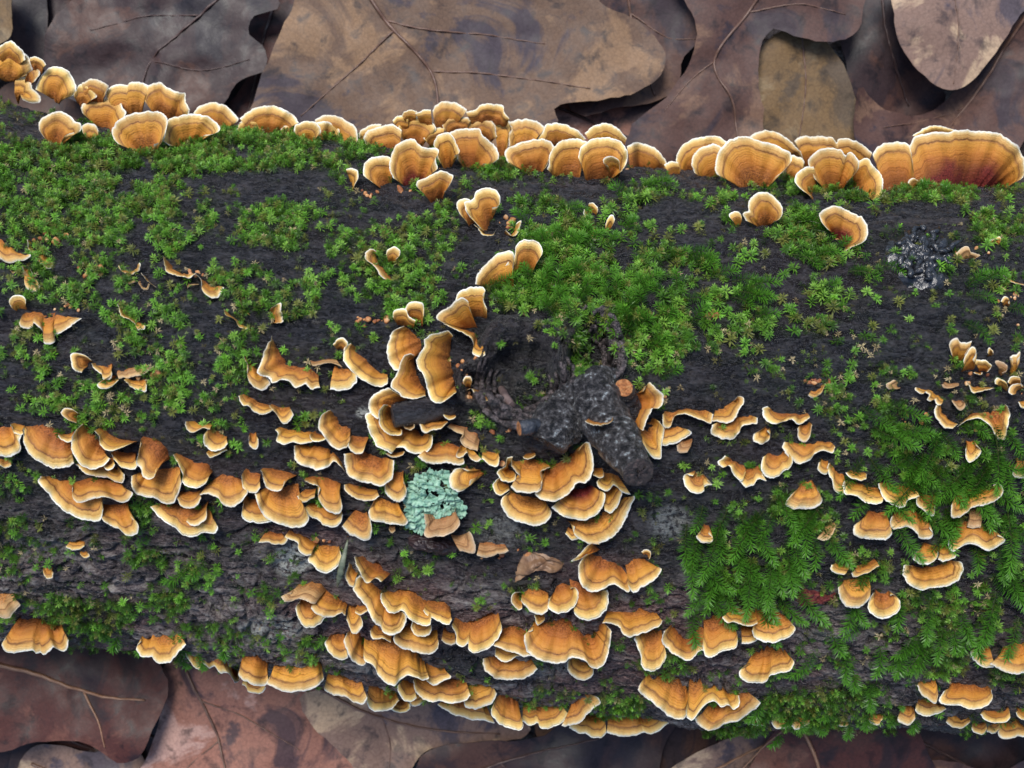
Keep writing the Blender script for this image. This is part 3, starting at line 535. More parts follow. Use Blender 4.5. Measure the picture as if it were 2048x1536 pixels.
# ------------------------------------------------------------------ bracket fungi
TILE = {'Z': (0, 0, 2048), 'A': (0, 0, 700), 'B': (680, 0, 700), 'C': (1348, 0, 700), 'D': (0, 450, 700), 'E': (680, 450, 700), 'F': (1348, 450, 700), 'G': (0, 850, 700), 'H': (680, 850, 700), 'I': (1348, 850, 700),
        'J': (0, 1136, 533), 'K': (500, 1136, 533), 'L': (1000, 1136, 533), 'M': (1515, 1136, 533), 'Q': (1780, 640, 268), 'R': (950, 610, 400), 'S': (700, 740, 360)}
BRACKETS = """
A|20,430 90,445|-60,420 -50,330 0,285 60,280 120,295 170,340 190,400 160,440
A|20,330 110,350|-40,290 0,262 50,236 90,255 130,300 150,350
A|150,470 180,470|150,440 170,400 190,365 220,390 228,430 205,475
A|190,380 240,385|170,330 200,322 240,345 265,375
A|290,545 340,560|205,520 215,480 240,440 270,405 300,390 340,388 390,410 430,460 445,520 420,560 380,568
A|100,570 120,500|92,450 130,445 170,470 190,520 225,550 232,595 180,603 130,585|side-turned orange bracket half buried in moss at the thick end of the far row
A|455,580 500,590|430,560 440,520 470,490 510,488 550,520 563,560 540,580
A|520,570 600,560|475,485 520,460 570,465 610,480 632,500 620,540
A|690,640 830,640|612,545 630,515 680,490 740,495 755,480 800,475 850,485 875,510
A|920,660 1060,670|832,570 840,530 870,495 935,478 975,510 1040,535 1080,545 1085,590 1105,640 1100,675
A|600,740 650,770|480,660 470,620 500,585 560,572 640,570 690,590 715,625 735,655 715,700 690,730 650,778
A l6|320,835 345,845|250,800 228,760 222,710 250,680 300,660 350,650 400,670 430,700 465,725 468,765 420,775 380,790|lone round orange fan standing apart in green moss below the far row
A|545,815 585,815|500,800 475,765 480,730 510,715 550,725 570,760
A l6|850,870 890,880|690,840 655,800 655,745 690,700 740,670 800,655 880,645 940,655 975,700 970,760 950,820 900,840
A l6|1060,845 1160,820|990,850 950,820 950,760 975,700 1040,675 1120,662 1200,672 1235,690 1270,720 1280,760 1245,780 1190,790
A|1240,730 1320,740|1130,660 1150,630 1200,600 1260,597 1320,615 1360,650 1392,690 1385,715 1355,715|pale bracket with two black holes in its margin
A|1480,740 1680,740|1400,690 1450,650 1500,625 1560,615 1620,620 1680,650 1720,680 1750,715
A|1430,770 1520,765|1385,755 1400,715 1440,690 1490,690 1525,715 1540,750
A|1670,775 1720,780|1640,755 1665,735 1700,722 1740,725
A l6|1780,825 1810,825|1740,795 1718,760 1730,725 1780,708 1840,712 1870,740 1872,775 1850,800
A|1880,810 1950,810|1845,715 1900,706 1960,725 1985,760 1990,800
Z|650,275 705,285|629,239 649,229 670,231 694,241 711,253 716,273 714,285
B|150,830 230,830|110,800 120,760 170,730 240,720
B|260,860 350,880|150,850 140,800 165,760 220,740 300,720 360,760
B|340,740 400,740|305,700 340,675 400,680
B|380,800 480,830|345,780 340,720 370,690 430,675 500,685 545,720 560,760 530,790
B|390,690 440,690|358,670 380,648 420,640 450,650
B|470,690 540,690|440,660 490,640 530,638
B|560,720 690,690|540,640 570,605 620,590 690,605 740,635 730,660
B|770,690 980,690|735,650 800,635 820,612 860,605 910,605 955,615 960,650 990,690
B|640,760 730,750|605,750 598,710 640,680 700,675 770,695
B|800,800 890,800|718,740 760,705 820,690 880,700 910,740 918,800
B|930,900 960,900|900,720 945,695 990,705 1000,750 985,830
B l6|740,960 790,965|690,930 680,870 660,800 640,775 690,750 750,748 810,750 835,790 880,830 920,870 930,920 890,955 840,955
B|530,830 580,820|490,810 500,775 560,745 620,740
B l8|620,970 650,960|575,930 560,880 545,830 580,785 630,768 665,800 685,850 698,890 670,910
B l5|250,1085 300,1065|180,1060 135,1020 135,970 165,925 230,912 295,920 305,960
B l8 r|390,1070 480,1060|310,1040 285,980 300,900 330,840 390,812 430,808 470,850 540,860 578,880 560,930 570,980 540,1010|angular orange fan with dark red base between two smaller fans
B l9|540,1175 600,1150|490,1130 445,1085 460,1055 520,1030 570,1000 600,995 660,1025 640,1080 610,1120
B|1020,860 1100,850|990,850 985,790 1010,745 990,715 1050,695 1120,695 1180,725 1200,750 1170,780
B|1200,815 1380,815|1150,800 1190,760 1210,725 1270,718 1340,735 1400,765 1440,810
B l6|1110,1000 1170,1005|1040,985 990,955 965,910 975,870 1020,845 1100,820 1180,808 1235,825 1255,865 1230,920 1210,970
B l6|1260,1020 1400,1030|1215,990 1230,900 1260,850 1310,815 1380,808 1440,825 1450,860 1420,940
B l8|1440,1040 1590,1030|1410,950 1395,910 1420,850 1480,808 1560,798 1630,815 1670,850 1685,900 1680,950 1650,1000
B l13|1595,1020 1635,1025|1570,970 1540,945 1560,915 1600,915 1635,940 1640,990|tiny curled white-rimmed bracket growing on the face of a bigger fan
B|1470,820 1660,830|1435,780 1470,745 1540,718 1610,735 1650,775 1680,805
B|1700,975 1890,970|1680,850 1730,830 1790,840 1850,870 1900,925 1912,965
B|1930,1010 1990,1005|1900,965 1930,945 1980,945
B l5|760,1310 790,1300|740,1290 700,1250 682,1205 690,1170 720,1158 760,1165
B l7|870,1345 885,1260|830,1345 790,1300 740,1240 730,1185 780,1160 800,1110 850,1098 910,1110 938,1155 930,1200 890,1215|cupped half-moon bracket on bare black bark with smaller one tucked behind it
B l6|850,1325 905,1330|780,1310 815,1345 840,1375 890,1378 910,1350
B l4|960,1335 1010,1345|970,1345 1010,1380 1040,1370 1055,1320 1060,1290 1035,1300
B l5|1465,1230 1500,1330|1425,1220 1430,1270 1460,1340 1470,1395 1520,1400 1545,1370|narrow curled brown strip forming the long arm of a U on black bark
B l6|1450,1215 1495,1240|1455,1190 1480,1180 1510,1210 1510,1240|white knob-like bracket at the top of the brown U-shaped strip
B l5|1550,1370 1570,1330|1555,1310 1575,1262 1600,1258 1608,1290 1585,1330|small pale spoon forming the short arm of the brown U on black bark
B l5|60,1040 70,1100|35,990 60,978 95,990 108,1030 85,1080
B l4 c|1280,1180 1290,1190|1275,1215 1310,1230 1330,1215 1320,1190
C|40,1005 180,960|20,1000 12,930 40,860 100,815 190,793 270,800 320,830
C l5|180,1030 250,1035|120,1010 105,960 115,905 160,860 220,840 270,850 295,880
C l7|430,1080 520,1080|290,1040 250,1010 248,930 280,860 340,810 430,795 500,820 560,830 620,855 680,890 690,935 650,990 600,1030
C|560,870 720,900|445,795 490,770 560,760 640,790 700,840 745,890 755,925
C|650,1060 720,1060|660,930 690,905 740,920 765,950 740,1000
C|760,930 1120,930|705,820 760,795 830,800 840,795 920,800 955,830 970,808 1040,815 1110,850 1165,890
C l7|820,1150 835,1100|800,1145 745,1105 712,1060 715,1020 770,975 820,970
C l9|900,1100 970,1090|830,1050 800,990 790,930 840,880 900,860 970,870 1010,905 1020,890 1050,895 1085,950 1075,1000 1015,1060
C l7|1030,1080 1100,1120|1060,960 1090,935 1140,925 1175,970 1215,1020 1230,1090 1225,1150 1180,1170 1130,1150
C|1230,1110 1400,1100|1165,900 1200,850 1270,828 1340,830 1380,850 1400,950
C l7 r|1420,1100 1900,1090|1340,960 1305,930 1320,880 1380,850 1410,800 1480,775 1560,770 1600,775 1660,757 1740,760 1830,768 1900,775 1960,810 2020,860 2048,910 2060,980 2040,1040 1990,1070|giant orange bracket with dark red base, the widest on the log
C|1450,800 1620,790|1400,790 1440,765 1500,735 1570,738 1640,755
C l8|1390,1090 1430,1085|1375,1070 1385,1045 1430,1045
C l7|510,1310 560,1295|420,1290 405,1250 440,1230 435,1190 460,1145 500,1122 550,1125 590,1150 630,1195 638,1240 620,1280 580,1295|isolated white-rimmed fan rising from bare black bark beside a tiny round one
C l5|365,1310 385,1305|345,1290 325,1260 345,1235 380,1235 400,1265|tiny round white-rimmed bracket beside the isolated fan on bare black bark
C l7 r|935,1370 990,1430|900,1340 860,1290 858,1240 900,1210 960,1205 1030,1230 1080,1260 1110,1270 1140,1340 1120,1410 1060,1440 1000,1470|tilted kidney-shaped fan with red-brown stalk beside the black jelly fungus
C l4 c|1690,1500 1740,1500|1660,1510 1655,1480 1690,1445 1730,1440 1750,1475 1800,1490 1770,1510
C l3|1850,1420 1890,1425|1845,1410 1880,1390 1912,1385 1915,1405
D l6|-30,40 10,40 80,110 130,170|-30,180 0,200 40,222 90,210 140,205 170,185 175,170
D l6|160,65 300,190|155,80 160,140 200,175 215,215 250,235 270,258 298,245 300,215
D l4|140,220 175,230|125,240 140,300 140,360 180,390 215,385 230,355 195,300 175,260
D l3 c|60,250 95,245|50,265 70,278 100,270
D l5|700,250 790,240|690,235 710,275 760,285 800,270 820,235 810,220
D l3 c|720,300 780,310|700,290 710,330 750,345 790,330
D l3 c|820,310 860,320|805,340 830,380 860,375 875,345
D l6|825,260 900,350|820,280 850,320 880,345 912,362
D l6|985,200 1090,270 1110,280|955,180 960,230 965,270 1010,290 1070,300 1110,310 1150,280|long thin curling arm of a twin strip bracket on grey bark
D l6|1150,290 1260,330|1140,285 1175,320 1180,380 1215,415 1260,430 1290,395 1303,360|scoop-shaped pale-rimmed end of the twin strip bracket on grey bark
D l3 c|1100,310 1150,320|1090,370 1120,350 1160,345
D l5|720,490 820,560|678,462 695,500 705,530 740,545 780,570 800,610 840,610 845,590
D l5|1410,430 1450,500|1398,440 1415,480 1440,515 1460,530
D l5|1340,510 1430,580|1308,490 1315,525 1370,550 1390,590 1430,612 1445,600
D l5|1570,500 1590,565|1590,480 1640,455 1640,500 1655,560 1620,575 1580,570
D l6|100,500 145,490|60,480 45,445 70,415 110,408 140,425 145,460
D l7|150,490 330,480 400,530|115,545 110,580 140,605 185,600 195,575 240,615 250,660 250,690 280,697 315,685 310,655 360,625 400,600 440,570 475,545|angular three-pointed orange bracket with pale pointed tip on dark bark
D l6|520,810 540,800|470,865 430,850 410,810 410,760 440,748 490,760 530,790
D l6|550,800 650,800|530,810 545,845 590,870 600,900 640,900 650,870
D l5|680,880 690,895|640,880 560,935 600,960 650,945 690,910
D l5|740,890 840,890|720,910 760,945 800,965 845,975 855,940
D l4 c|680,840 850,800|690,900 760,890 830,880 870,850
D l5|1430,755 1500,830|1425,770 1450,830 1445,880 1465,935 1510,965 1550,965 1580,930 1560,890
D l8|1600,680 1700,800 1800,810 1860,860|1590,650 1540,740 1530,790 1500,870 1560,890 1590,925 1650,905 1700,925 1720,955 1780,935 1815,960 1870,950|large crumpled bracket with a raised pointed tip and frayed orange edge
D l5 c|1810,780 1960,770|1830,830 1900,810 1940,810 2000,830
D l6|1440,985 1570,1050|1395,1000 1410,1050 1450,1060 1480,1090 1540,1108 1600,1085
D l6|1590,1045 1690,1060|1570,1060 1610,1100 1640,1150 1670,1162 1715,1120 1700,1080
D l6|1140,1150 1250,1160|1080,1150 1085,1195 1120,1218 1180,1190 1220,1200
D l6|1240,1170 1320,1230|1215,1195 1185,1240 1190,1290 1230,1320 1290,1320 1330,1280
D l4|1220,1320 1320,1290|1200,1340 1230,1360 1280,1340 1325,1320
D l5|1465,1210 1490,1205|1455,1240 1455,1290 1480,1315 1508,1300 1508,1250
D l5|460,1150 475,1115|440,1160 390,1140 350,1100 370,1072 410,1075 450,1100
G l6|-40,-10 70,-10|-40,180 40,190 90,170 115,140 110,90 120,60
G l3|0,195 60,195|-10,240 35,255 65,240
G l7|80,-10 140,0|55,0 75,45 110,65 130,55
G l6|150,10 250,-10 370,40 420,100|135,20 130,80 150,150 190,195 260,240 330,258 400,245 430,225
G l8|400,60 430,30|335,60 345,85 390,100 430,90
G l9|490,-10 560,60 600,150|480,-5 425,50 410,120 425,180 460,230 520,258 570,255 610,230 640,200
G l4|500,230 680,240|440,230 500,290 580,305 630,310 680,340 715,335 725,290
G l11|580,20 700,80 800,100|545,40 570,60 575,110 605,140 640,150 690,140 760,110
G l8|620,190 660,190|592,235 610,260 650,260 670,235
G l8|660,155 790,160|648,180 665,205 700,240 740,258 785,262 800,230
G l12|830,70 950,90 1000,200|820,110 805,170 790,220 815,260 830,300 870,318 900,300 880,270
G l6|830,280 1050,230|765,300 765,350 790,400 840,420 900,430 950,460 1000,465 1030,430 1060,340
G l9|1030,170 1120,200 1210,220 1240,280|1012,175 1040,230 1065,290 1060,330 1100,365 1150,372 1200,340 1215,310
G l7|1060,390 1170,380|1030,430 1050,470 1100,487 1150,475 1175,430
G l8|1240,330 1330,270 1410,330|1165,410 1220,405 1270,430 1300,465 1350,485 1400,460 1440,410 1445,380
G l4|950,465 1210,470|875,480 910,520 950,560 1010,600 1060,640 1130,657 1190,635 1250,640 1275,605
G l8|1120,520 1220,445|1085,570 1120,590 1170,580 1205,545 1205,500
G l5|290,310 420,320 600,330|230,300 225,340 270,390 320,460 380,510 440,545 520,562 580,560 600,500|long sweeping crescent shelf with a smaller shelf lying on top of it
G l8|600,470 740,450|575,500 590,550 640,590 690,610 730,645 780,650 805,620 800,580 770,550
G l10|440,340 540,310 700,340|420,370 420,420 450,455 510,445 560,430 620,425 680,450 730,450 775,405 750,385|moustache-shaped wavy shelf lying on top of the long crescent shelf
G l7|1440,255 1520,280|1410,300 1415,360 1445,395 1490,400 1520,370
G l11|1540,255 1680,270 1740,300|1520,265 1540,320 1555,365 1590,390 1640,385 1660,330
G l7|1560,370 1740,330|1490,400 1505,470 1540,530 1600,570 1660,595 1720,605 1780,590 1805,545 1780,500
G l4|1440,400 1510,430|1420,470 1410,530 1440,565 1510,575 1580,570 1590,550
G l7|1790,380 1850,370|1735,420 1760,455 1800,445 1840,420
G l8|1790,310 1900,300 1990,340|1780,325 1830,350 1870,370 1860,430 1890,485 1940,515 1985,520 2000,480 1990,420
G l5|1830,460 1990,480|1775,490 1800,525 1850,555 1900,590 1950,600 1990,580 2005,530
G l7|1640,10 1800,30 1890,60|1605,30 1625,50 1615,90 1650,115 1720,100 1760,110 1850,95 1900,85
G l6|1760,120 1900,110 1990,200|1720,120 1720,180 1740,220 1790,245 1850,265 1910,250 1950,215 1990,240 2020,280
D l9|1950,1100 2048,1180|1930,1080 1870,1120 1858,1180 1890,1230 1920,1280 1960,1310 2010,1310 2050,1280
D l10|1840,1205 1890,1230|1808,1230 1825,1265 1870,1265 1905,1250
H l5|90,505 150,510|5,600 50,640 110,665 150,680 175,665 185,610 180,560
G l4|420,690 490,700|375,720 420,735 460,730 490,710
G l3|470,745 500,745|465,760 490,780 522,770 515,755
G l3|260,850 300,850|245,860 265,900 300,900 308,870
G l5|1560,630 1640,640|1510,690 1560,685 1610,700 1660,700 1680,670
G l5|1700,620 1780,650 1850,700|1660,660 1740,690 1740,730 1780,765 1820,760
G l6|1850,710 1980,710|1840,710 1800,790 1830,820 1860,855 1910,870 1960,845 1995,790 1990,740|shield-shaped bracket beside the pale crusty lichen and the grass blade
J l5|150,430 260,420 350,440 440,470|40,545 5,590 30,640 90,655 160,648 240,640 270,668 310,660 330,672 380,640 410,610 450,640 490,650 515,610 520,560|frilly orange bracket jutting over the dark maroon leaf
J l5|1110,550 1250,530 1400,545|1080,570 1045,610 1060,660 1100,690 1160,685 1180,710 1230,740 1290,735 1330,700 1370,650 1430,590|two-lobed orange bracket with thick white rim jutting over the leaves
J l3|1440,640 1550,690|1425,635 1430,690 1470,745 1530,785 1550,750
J l3|1570,700 1700,710 1800,800|1560,740 1610,775 1650,760 1690,815 1740,805 1780,850 1800,885 1835,870 1840,830
J l3 c|-20,200 100,210|-20,380 60,390 110,330 150,290 120,250|cream flaky dead bracket at the edge of the bare grey bark
K l5|-50,690 60,700 140,760|-85,790 -90,830 -30,880 60,910 120,905 140,870
K l1|-40,890 90,910|-60,900 -10,950 50,970 100,960 125,925
K l5|200,770 480,760 540,800|150,850 130,890 200,930 280,955 360,955 440,945 520,910 570,860
K l4|600,840 850,870|570,930 580,960 650,985 740,1000 800,1040 870,1050 900,1000
K l5|920,900 1120,960|895,1040 920,1090 980,1105 1060,1095 1110,1070 1145,1020
K l3|1120,1030 1190,1040|1060,1080 1110,1110 1170,1118 1225,1090 1225,1050
K l9 c|380,140 540,140 590,200|310,200 240,220 260,260 310,260 370,240 430,260 490,280 520,250|thin tan bracket with a dark upturned lip and a frayed tip
K l5|400,260 470,270|380,265 352,300 360,380 400,440 450,465 510,450 560,410 585,385
K l9|520,200 650,210 750,310|500,250 470,300 490,350 560,375 630,382 700,350 730,370
K l7|760,320 820,310|740,400 765,470 790,510 840,490 865,430 850,380 840,360
K l5|830,290 900,290|805,345 840,365 880,350 915,335
K l7|890,110 1010,170 1120,330|840,55 800,100 795,170 850,250 900,320 950,420 1000,450 1020,500 1080,520 1150,500 1195,440 1200,380 1180,345|long boot-shaped bracket sweeping down from a rusty shaggy base
K l5|790,0 830,50|760,-40 730,50 740,110 790,150 810,80
H l11|130,780 300,880|80,770 100,830 140,920 170,925 200,900 240,920
K l11|1070,190 1250,200 1370,280|1010,195 1000,240 1040,320 1100,350 1170,335 1220,390 1270,420 1320,450 1380,440 1392,400|wavy shelf overlapping the boot-shaped bracket
K l6|1290,400 1370,400|1245,410 1240,470 1270,515 1320,535 1370,520 1395,480 1390,440
K l11|1370,285 1500,275 1540,330|1330,330 1350,360 1420,400 1480,435 1530,440 1550,400
K l7|960,470 1090,540|915,490 930,540 980,555 1020,545 1080,580
K l7|1180,480 1300,470 1430,530|1110,510 1105,560 1150,610 1220,635 1300,660 1380,670 1440,630 1450,580
K l5|640,530 720,530|600,540 570,590 600,650 650,695 710,712 750,700 740,640
K l7|780,510 850,530 880,640|740,505 720,560 740,640 770,700 820,745 870,760 890,720 870,660
K l8|880,560 1150,600 1330,740|870,680 880,720 950,760 980,830 1040,890 1110,912 1150,870 1210,830 1290,850 1330,870 1375,850|long rust-brown saddle-shaped shelf with a pale rolled rim
K l8|1340,760 1480,800|1355,870 1400,910 1450,900 1490,870 1545,845 1530,815
K l5|1190,860 1260,880|1130,910 1140,970 1180,1020 1230,1035 1280,1010
K l7|1290,860 1500,870 1650,890|1250,870 1270,950 1330,1010 1400,1040 1455,1025 1520,1050 1600,1040 1660,1020 1695,985
K l5|1690,930 1850,940|1640,1030 1660,1075 1720,1090 1800,1070 1860,1040 1895,980 1880,950
K l1|1250,1020 1320,1010|1225,1040 1250,1065 1300,1055 1340,1030
K l2|1490,1040 1800,1080|1440,1050 1500,1090 1560,1130 1640,1150 1720,1175 1790,1180 1880,1195
L l6|0,980 120,1030|-70,1090 -60,1140 0,1210 80,1240 150,1248 180,1215 170,1180
K l9|1580,390 1700,430 1830,390 1900,360|1550,440 1580,520 1585,590 1640,610 1675,580 1680,640 1740,655 1820,630 1880,580 1930,500 1935,450|bowl-shaped bracket with broad pale rim above a deep dark bark cleft
K l4|1490,535 1570,540|1470,560 1500,590 1550,600 1580,580
L l5|-60,700 230,705|-130,700 -130,760 -90,820 -20,860 60,865 150,860 230,830 290,780
L l8|-20,620 150,650|-40,640 -30,690 20,725 70,720 120,690 160,680
L l10|0,500 120,470 200,500|-60,600 0,620 50,640 120,660 180,690 240,680
L l7|150,200 170,240|160,190 110,190 85,240 100,290 140,325 170,310
L l6|170,190 280,150 370,200|160,260 200,300 240,345 310,360 360,345 375,300
L l8|430,190 470,140 530,180|375,240 370,310 420,350 490,350 550,320 595,265 605,200 580,155 545,160
L l3|290,360 340,355|265,365 275,430 300,442 345,410
L l5|530,90 600,120 640,150 740,190|570,320 575,360 620,395 690,408 760,380 820,320 835,240 830,170
H l9|1470,760 1560,780 1640,840|1430,760 1395,830 1400,900 1430,960 1480,980 1550,960 1600,935 1650,960 1690,980 1720,930
H l9|1670,820 1740,780 1810,820|1690,950 1720,985 1760,960 1810,930 1850,900 1885,850 1870,835
H l11|1490,705 1530,740|1520,700 1460,700 1400,760 1350,800 1400,790 1440,760
H l5|1790,790 1800,770|1765,745 1790,730 1825,750 1810,790
L l9|270,440 500,430 680,530 730,500 780,440|250,490 195,510 185,580 220,660 300,710 400,735 490,738 540,700 600,695 660,720 700,770 760,775 810,730 845,600 855,500 830,450|broad folded bracket with a deep wavy pale rim and one deep crease
L l4|570,690 680,750|550,695 515,740 535,810 590,855 650,865 710,840 725,770|small round bracket peeping out beneath the broad folded bracket
L l9|830,350 980,350 1110,340 1200,380|790,420 860,435 920,460 940,510 1000,540 1080,515 1170,480 1240,440 1250,410
L l6|1110,500 1240,500|1030,545 1060,620 1085,680 1090,760 1150,805 1210,790 1260,730 1280,680 1270,640|tongue-shaped bracket hanging down between two wavy shelves
L l8|1330,460 1430,560 1540,470|1260,490 1245,560 1280,620 1360,680 1430,720 1480,710 1530,650 1590,640 1650,600|heart-shaped bracket with a dark central crease under a moss shoot
L l8|1570,410 1720,385 1800,440|1560,600 1580,680 1640,690 1700,650 1760,640 1820,610 1830,560
L l12|1790,310 1950,350|1710,385 1740,420 1800,425 1880,445 1940,455 1985,430
L l7|1850,450 1950,460|1860,590 1920,585 1980,560 2000,520
I l9|480,1080 580,1080 650,1130|460,1215 480,1255 540,1275 600,1275 660,1250 700,1225 715,1190 690,1170
L l7|1150,860 1330,870 1440,950|1110,865 1065,910 1080,970 1150,1020 1220,1080 1290,1140 1360,1168 1420,1155 1450,1090
L l9|1460,930 1600,930 1760,990|1430,1100 1440,1160 1490,1170 1540,1100 1600,1040 1660,1030 1700,1075 1760,1060 1800,1095 1845,1050 1840,985
L l4|1640,1060 1800,980 1880,960|1500,1160 1530,1210 1600,1250 1670,1240 1740,1200 1830,1180 1900,1140 1960,1090 2005,1050 1980,1010
L l5|180,1060 450,1060|170,1180 230,1215 290,1195 310,1235 380,1235 440,1215 500,1180 530,1130
L l3|560,1050 640,1000|470,1220 540,1215 620,1190 680,1120 740,1070 775,1040 760,1000 700,980|bracket with a bulging white swollen tip
L l3|580,1190 800,1160|530,1230 600,1270 660,1280 720,1310 790,1305 820,1270
L l3|830,1160 1100,1190|820,1270 900,1295 980,1305 1060,1285 1110,1270
L l3|1050,1180 1250,1200|1100,1260 1160,1280 1220,1265 1270,1215 1310,1190
M l7|-30,720 60,650 170,640 220,690|-90,760 -140,800 -130,850 -70,885 30,892 80,870 100,830 180,810 250,790 285,740 270,700|kidney-shaped bracket alone on purple-grey bark plates
E l6|860,350 1020,370|790,345 800,290 840,240 880,200 930,160 1000,150 1020,180 1010,250
E l8|1020,290 1120,270|990,295 960,260 980,220 1020,180 1030,120 1060,88 1130,85 1175,110 1185,160 1150,220|upright orange fan rising against bright moss above the knot holes
E l6|200,160 290,270 330,320|215,150 180,140 150,160 150,200 200,240 230,290 260,315
E l5|290,215 315,215|275,190 270,150 300,125 345,140 348,175 325,200
E l9|760,520 860,540|670,440 700,390 760,365 820,358 850,380 835,420 860,490
E l11|740,600 810,600|600,570 560,545 580,510 640,470 700,425 745,440 760,500
E l9|700,590 790,620 830,690|600,575 680,615 740,640 780,690 775,750 810,775 848,760 840,720|narrow hanging strip with a white blob tip beside the knot holes
E l7|420,560 480,590|380,490 400,450 450,445 488,460 490,520
E l8|340,580 430,600|310,540 310,500 350,490 385,495 400,530 440,560
E l10|400,600 490,650 480,740|375,590 310,620 280,690 275,770 300,835 345,850 380,800
E l11|430,780 500,960|435,755 380,760 350,810 330,870 305,910 300,950 340,985 370,1010 440,1020 500,1000
E l14|650,660 660,780 680,960|660,650 630,620 570,630 500,660 490,710 450,780 455,840 490,880 510,960 530,1020 580,1045 640,1010 680,980|tall ear-shaped orange bracket with red crumbly base next to the knot holes
E l7|90,700 180,790 275,860|60,690 25,720 20,790 60,850 120,900 190,940 270,940 280,900
E l5|-30,800 40,830|-60,960 -10,975 50,960 95,920 100,880
E l5|-10,730 20,735|-40,700 -20,665 20,660 45,690 30,730
S l8|520,390 660,340|310,560 220,480 205,400 230,330 280,270 380,215 440,205 480,230 620,310
S l8|560,660 720,640 860,720|230,470 175,520 195,620 210,680 260,790 310,880 400,920 470,950 510,890 590,890 660,930 750,960 850,945 920,890 940,800 930,740|large double-lobed bracket wrapped round the tip of the small side twig
S l14|470,430 560,640|430,400 370,400 325,470 325,580 370,680 430,735 510,745 580,735 590,690|inner crescent bracket clasping the cut tip of the small side twig
S l5|490,930 600,920|400,950 440,990 510,1000 590,970 620,930
S l6|960,830 1100,790 1240,860|770,980 830,1040 920,1070 1020,1070 1120,1060 1200,1085 1270,1085 1300,1050 1290,1000
S l11|830,560 950,490 1110,570|800,545 750,580 800,630 815,690 860,725 930,690 1040,660 1110,600
S l14 c|640,610 710,605|610,640 630,675 690,680 735,660 738,620
S l9|1080,410 1190,490|1075,430 1060,500 1100,555 1160,562 1205,530
S l5 c|1150,600 1400,640 1480,760|1100,650 1200,710 1290,740 1250,800 1350,900 1450,920|tan torn strip of dead bracket tissue between the side twig and the lichen
S l7|1270,850 1350,860|1250,870 1205,960 1215,995 1270,1000 1330,940 1360,1000 1430,1045 1500,1020
S l7|1510,890 1680,920|1500,1000 1560,1060 1640,1100 1690,1080 1700,1000
S l6|1520,1150 1560,1180|1330,1150 1250,1115 1180,1140 1130,1210 1125,1290 1170,1360 1230,1390 1310,1360 1355,1290 1370,1250|spoon-shaped white-rimmed bracket on a narrow stalk next to the green lichen
S l7|1330,190 1370,190|1300,165 1285,115 1320,75 1370,80 1388,120 1375,160
S l6|1380,150 1500,190 1590,330|1310,240 1380,210 1430,300 1470,350 1550,360 1600,355
H l10|980,250 1010,270|1010,190 980,190 965,240 920,270 930,310 970,335 1020,325 1030,290
H l6|950,330 985,350|930,310 895,350 905,400 940,412 990,380
H l11|1020,220 1130,190 1220,230|1000,190 1010,250 1050,300 1050,350 1000,360 1030,390 1110,400 1170,385 1185,330 1170,280 1200,265 1230,250
H l10|1210,240 1380,150|1180,310 1170,370 1140,410 1190,440 1260,450 1330,410 1390,345 1440,340 1475,290 1485,200 1465,120 1440,100 1400,150|large wavy fan pressed against the foot of the cut branch stub
H l5|1000,380 1190,430|990,400 945,430 950,490 990,545 1060,575 1140,590 1210,570 1240,520 1220,480
H l7 r|1370,370 1460,350|1240,480 1280,520 1350,550 1420,560 1490,535 1540,480 1555,410 1530,390
H l10|1510,260 1620,290|1480,290 1530,310 1500,340 1530,380 1570,385 1610,355 1650,395 1700,405
H l11|1490,250 1530,250|1478,295 1510,310 1545,305 1540,265
H l7|1530,370 1600,360|1550,500 1580,520 1620,490 1645,430 1650,380
H l4|1320,560 1500,520 1650,430|1380,600 1370,640 1420,680 1480,700 1560,680 1620,640 1660,580 1690,510 1725,440 1725,415|lowest broad fan of the tier under the cut branch stub
H l3|1340,600 1380,600|1318,640 1350,670 1400,668
H l8|1090,170 1140,160|1065,190 1090,200 1130,195 1145,180
H l8|150,150 260,190|20,170 25,240 45,300 110,330 180,345 240,360 300,320 310,270 320,210|broad rust-centred fan with glistening hairy rings in the tier by the lichen
H l10|70,60 170,60|60,70 45,130 80,165 125,172 140,140
H l5|60,350 210,370|25,350 30,390 70,425 130,445 190,440 230,420
H l6|290,270 370,260|260,350 265,400 300,440 340,455 380,430 388,380 370,340
H l5|220,410 330,450|190,460 165,510 180,560 240,570 310,585 380,590 395,565 370,520
H l3 c|290,595 320,595|285,615 300,635 322,620
R l12|1640,900 1590,1050 1560,1200|1730,880 1790,790 1850,850 1920,900 1930,1010 1890,1060 1830,1060 1760,1170 1730,1285 1660,1240|upright folded orange bracket standing against the cut branch stub
E l7|1720,1190 1830,1120|1705,1215 1760,1270 1790,1310 1830,1360 1880,1365 1885,1280 1900,1200 1870,1150
F l7|-50,1080 80,1065 180,1070|-65,1110 -60,1180 -20,1185 0,1125 60,1110 120,1125 160,1140 220,1160 235,1110
F l8|250,1060 350,1030|220,1150 260,1150 310,1160 360,1130 385,1080 410,1040 405,1005 380,1000 360,1020
F l5|290,1130 430,1100|225,1170 220,1220 270,1250 340,1255 380,1220 400,1180 450,1165 490,1165 495,1130
F l5|-60,1150 0,1170|-70,1290 -10,1285 50,1260 105,1220 90,1200
F l6 c|60,1250 110,1240|20,1290 30,1330 70,1335 95,1305
R l33|1190,1130 1380,1150|1125,1190 1150,1215 1260,1230 1360,1225 1400,1190 1420,1150|narrow pale-rimmed shelf perched on top of the cut branch stub
F l7|590,1090 780,1090|550,1060 520,1080 530,1130 580,1165 650,1150 690,1140 740,1170 800,1130
F l6|750,1140 790,1140|725,1190 730,1250 770,1270 800,1240 810,1170
